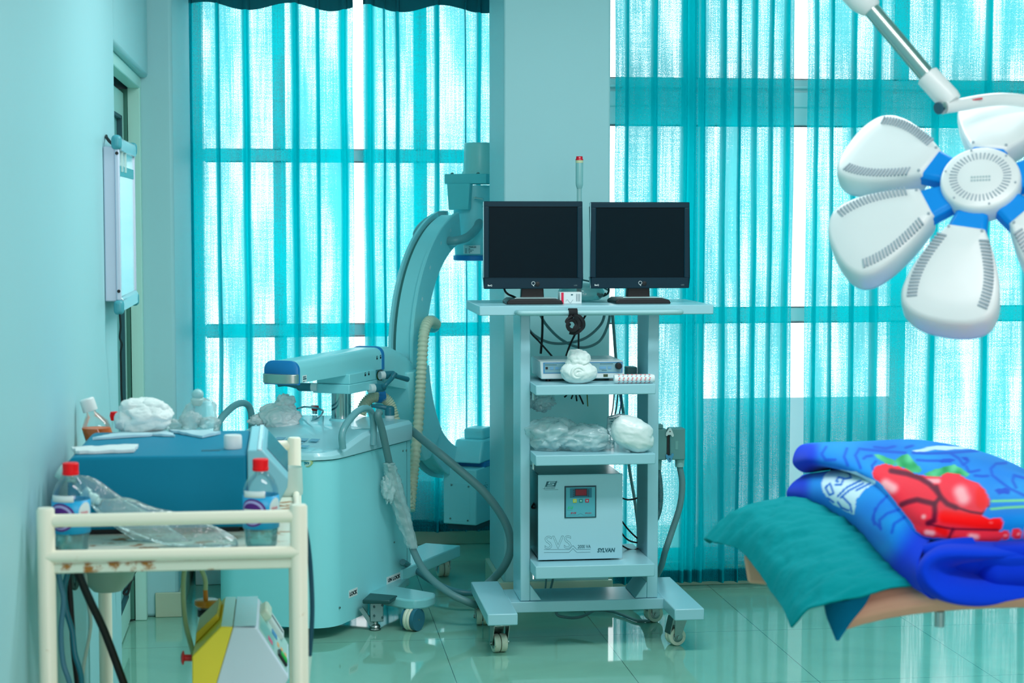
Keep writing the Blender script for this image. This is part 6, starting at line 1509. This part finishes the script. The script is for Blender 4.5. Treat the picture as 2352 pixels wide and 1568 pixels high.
for i in range(44):
    a = 2*math.pi*i/44; c_, s_ = math.cos(a), math.sin(a); w = .0012
    q = [(c_*.049-s_*w, s_*.049+c_*w), (c_*.049+s_*w, s_*.049-c_*w), (c_*.066+s_*w*1.2, s_*.066-c_*w*1.2), (c_*.066-s_*w*1.2, s_*.066+c_*w*1.2)]
    m.prism([(x, y, .0094) for x, y in q], [(x, y, .0112) for x, y in q])
m.build('vent', VENT, hub)
m = MB(LF)
for k in range(2):
    for j in range(7): m.box(-.020+j*.0062, -.0155+j*.0062, -.004-k*.009, .001-k*.009, .0105, .0114)
m.build('print', mat('print_grey', (170, 196, 200), .5), hub)
m = MB(LF)
for i in range(6):
    a = math.radians(45+60*i); MB(LF).cyl((.077*math.cos(a), .077*math.sin(a), .008), (.077*math.cos(a), .077*math.sin(a), .0112), .0024, n=10).build('screw', VENT, hub)
def petal(ang, r0=.122, ln=.225, tilt=-.22, vents=True):
    a = math.radians(ang); ex, ey = V((math.cos(a), math.sin(a), 0)), V((-math.sin(a), math.cos(a), 0))
    # outline (r along, w across): narrow at the hub, broad and rounded outside
    half = [(0, .040), (.02, .052), (.06, .074), (.11, .094), (.15, .103), (.18, .103), (.205, .092), (.222, .066), (.230, .034), (.232, 0)]
    k = ln/.232; crv = crom([(x*k, y, 0) for x, y in half], 5)
    out = [(p.x, p.y) for p in crv]; full = out+[(x, -y) for x, y in reversed(out[:-1])]
    cx = .125*k
    def ring(sc, z): return [LF @ (ex*(r0+cx+(x-cx)*sc)+ey*(y*sc)+V((0, 0, z+(cx+(x-cx)*sc)*math.tan(tilt)))) for x, y in full]
    z0 = -.004
    o = MB().loft([ring(.84, z0-.074), ring(.95, z0-.068), ring(.99, z0-.052), ring(1., z0-.022), ring(.99, z0-.008), ring(.955, z0+.001), ring(.90, z0+.004), ring(.5, z0+.007), ring(.02, z0+.008)]).build('petal_head', LP_, la, ang=60)
    for s in ((-1, 1) if vents else ()):
        m = MB()
        for i in range(20):
            f = i/19; x = .035+f*.150; y = s*(.046+.032*math.sin(f*math.pi*.62)); w = .0018; hl = .011
            d_ = V((.35*(f-.35), s, 0)).normalized(); q_ = V((-d_.y, d_.x, 0))
            c_ = V((x*k, y, 0)); P4 = [c_+d_*hl+q_*w, c_+d_*hl-q_*w, c_-d_*hl-q_*w, c_-d_*hl+q_*w]
            W = lambda p, z: LF @ (ex*(r0+p.x)+ey*p.y+V((0, 0, z+p.x*math.tan(tilt))))
            m.prism([W(p, z0+.002) for p in P4], [W(p, z0+.0082) for p in P4])
        m.build('vent', VENT, o)
    m = MB()
    for x, y in ((.012, .036), (.012, -.036), (.185, .082), (.185, -.082)):
        p = LF @ (ex*(r0+x*k)+ey*y+V((0, 0, z0+.001+x*k*math.tan(tilt)))); MB().cyl(p, p+N_*.0050, .0032, n=10).build('screw', VENT, o)
    MB().loft([ring(.84, z0-.0745), ring(.82, z0-.078)]).build('lens', LEN, o)
    # blue joint
    J = lambda r_, w, z: LF @ (ex*r_+ey*w+V((0, 0, z)))
    A = [J(RH-.012, -.034, -.044), J(RH-.012, .034, -.044), J(RH-.012, .034, -.016), J(RH-.012, .024, -.008), J(RH-.012, -.024, -.008), J(RH-.012, -.034, -.016)]
    B = [J(r0+.012, -.044, -.044), J(r0+.012, .044, -.044), J(r0+.012, .044, -.018), J(r0+.012, .036, -.009), J(r0+.012, -.036, -.009), J(r0+.012, -.044, -.018)]
    MB().prism(A, B).build('blue_joint', LBL_, la, bevel=.003)
for a in (73, 150, 203, 257, 316, 14): petal(80 if a == 73 else a, r0=.092 if a == 73 else .122, ln=.235 if a == 73 else .225, tilt=-.38 if a == 73 else -.22, vents=a != 73)
# yoke and arm
WA = mat('lamp_white', 0)
q = [P(2168, 246, YLm+.06), P(2210, 240, YLm+.08), P(2260, 231, YLm+.10), P(2310, 228, YLm+.12), P(2370, 236, YLm+.13), P(2430, 262, YLm+.12), P(2480, 330, YLm+.10), P(2480, 420, YLm+.06)]
MB().tube(q, .0145, 16, 8).build('yoke', WA, la)
MB().tube([q[-1], P(2420, 440, YLm+.09), P(2330, 440, YLm+.10), hc-N_*.05], .0145, 14, 6).build('yoke', WA, la)
MB().cyl(P(2154, 249, YLm+.055), P(2158, 248, YLm+.057), .0135).build('yoke_cap', mat('grey_rubber', (40, 90, 110), .5), la)
m = MB()
for k in range(5): 
    p = P(2232+k*5, 231.5-k*.8, YLm+.078); m.box(p.x, p.x+.0035, p.y-.004, p.y+.004, p.z, p.z+.004)
m.build('red_print', mat('red_mark', (214, 70, 90), .5), la)
a0, a1, a2, a3 = P(1975, -8, 4.02), P(1995, 14, 4.02), P(2128, 172, 3.96), P(2186, 236, 3.93)
MB().cyl(a1, a2, .0185, n=32).build('arm_tube', mat('brushed_tube', (176, 200, 196), .22, 1.), la)
MB().lathe([(.020, 0), (.0265, .003), (.0268, (a3-a2).length-.012), (.024, (a3-a2).length)], a2, a3-a2, 32).build('arm_sleeve', WA, la, ang=50)
MB().cyl(a3-(a3-a2).normalized()*.01, P(2162, 252, YLm+.056), .012).build('arm_joint', CHR, la)
d_ = (a1-a2).normalized()
MB().lathe([(.019, -.012), (.024, -.008), (.034, .02), (.036, .05), (.03, .06)], a1, d_, 30).build('arm_cuff', WA, la)
top = a1+d_*.5
MB().cyl(a1+d_*.05, top, .026).build('upper_arm', WA, la)
MB().cyl(top, (top.x, top.y, ZC-.001), .035).build('ceiling_mount', WA, la)
# ---------------------------------------------------------------- light and camera
w = bpy.data.worlds.new('daylight'); bpy.context.scene.world = w; w.use_nodes = True
bg = w.node_tree.nodes['Background']; bg.inputs['Color'].default_value = (.93, .98, 1., 1); bg.inputs['Strength'].default_value = 2.4
def area(name, loc, aim, sx, sy, power, col):
    l = bpy.data.lights.new(name, 'AREA'); l.shape = 'RECTANGLE'; l.size = sx; l.size_y = sy; l.energy = power; l.color = col
    o = bpy.data.objects.new(name, l); C.objects.link(o); o.location = loc; o.rotation_euler = (V(aim)-V(loc)).to_track_quat('-Z', 'Y').to_euler(); return o
area('ceiling_lamp_rear', (1.3, 5.2, 2.96), (1.3, 5.2, 0), 2.2, .5, 60, (.92, .97, 1.))
area('ceiling_lamp_middle', (1.2, 2.4, 2.96), (1.2, 2.4, 0), 1.8, .5, 32, (1., .90, .92))
area('front_window_light', (2.0, -2.3, 1.9), (1.2, 4.5, 1.0), 3.4, 1.8, 98, (1., .74, .76))
sc = bpy.context.scene
cam = bpy.data.cameras.new('camera'); co = bpy.data.objects.new('camera', cam); C.objects.link(co); sc.camera = co
cam.sensor_fit = 'HORIZONTAL'; cam.sensor_width = 36; cam.lens = F/2352*36; cam.clip_start = .05
co.matrix_world = Matrix(((RT.x, UP.x, -FW.x, 0), (RT.y, UP.y, -FW.y, 0), (RT.z, UP.z, -FW.z, H), (0, 0, 0, 1)))
cam.dof.use_dof = True; cam.dof.focus_distance = 6.9; cam.dof.aperture_fstop = 5.6
vs = sc.view_settings
sc.display_settings.display_device = 'sRGB'; vs.view_transform = 'Standard'; vs.look = 'None'; vs.exposure = 0.; vs.gamma = 1.; vs.use_curve_mapping = False
sc.cycles.use_denoising = True
sc.cycles.max_bounces = 8; sc.cycles.transparent_max_bounces = 24; sc.cycles.caustics_reflective = False; sc.cycles.caustics_refractive = False
sc.cycles.sample_clamp_indirect = 6.
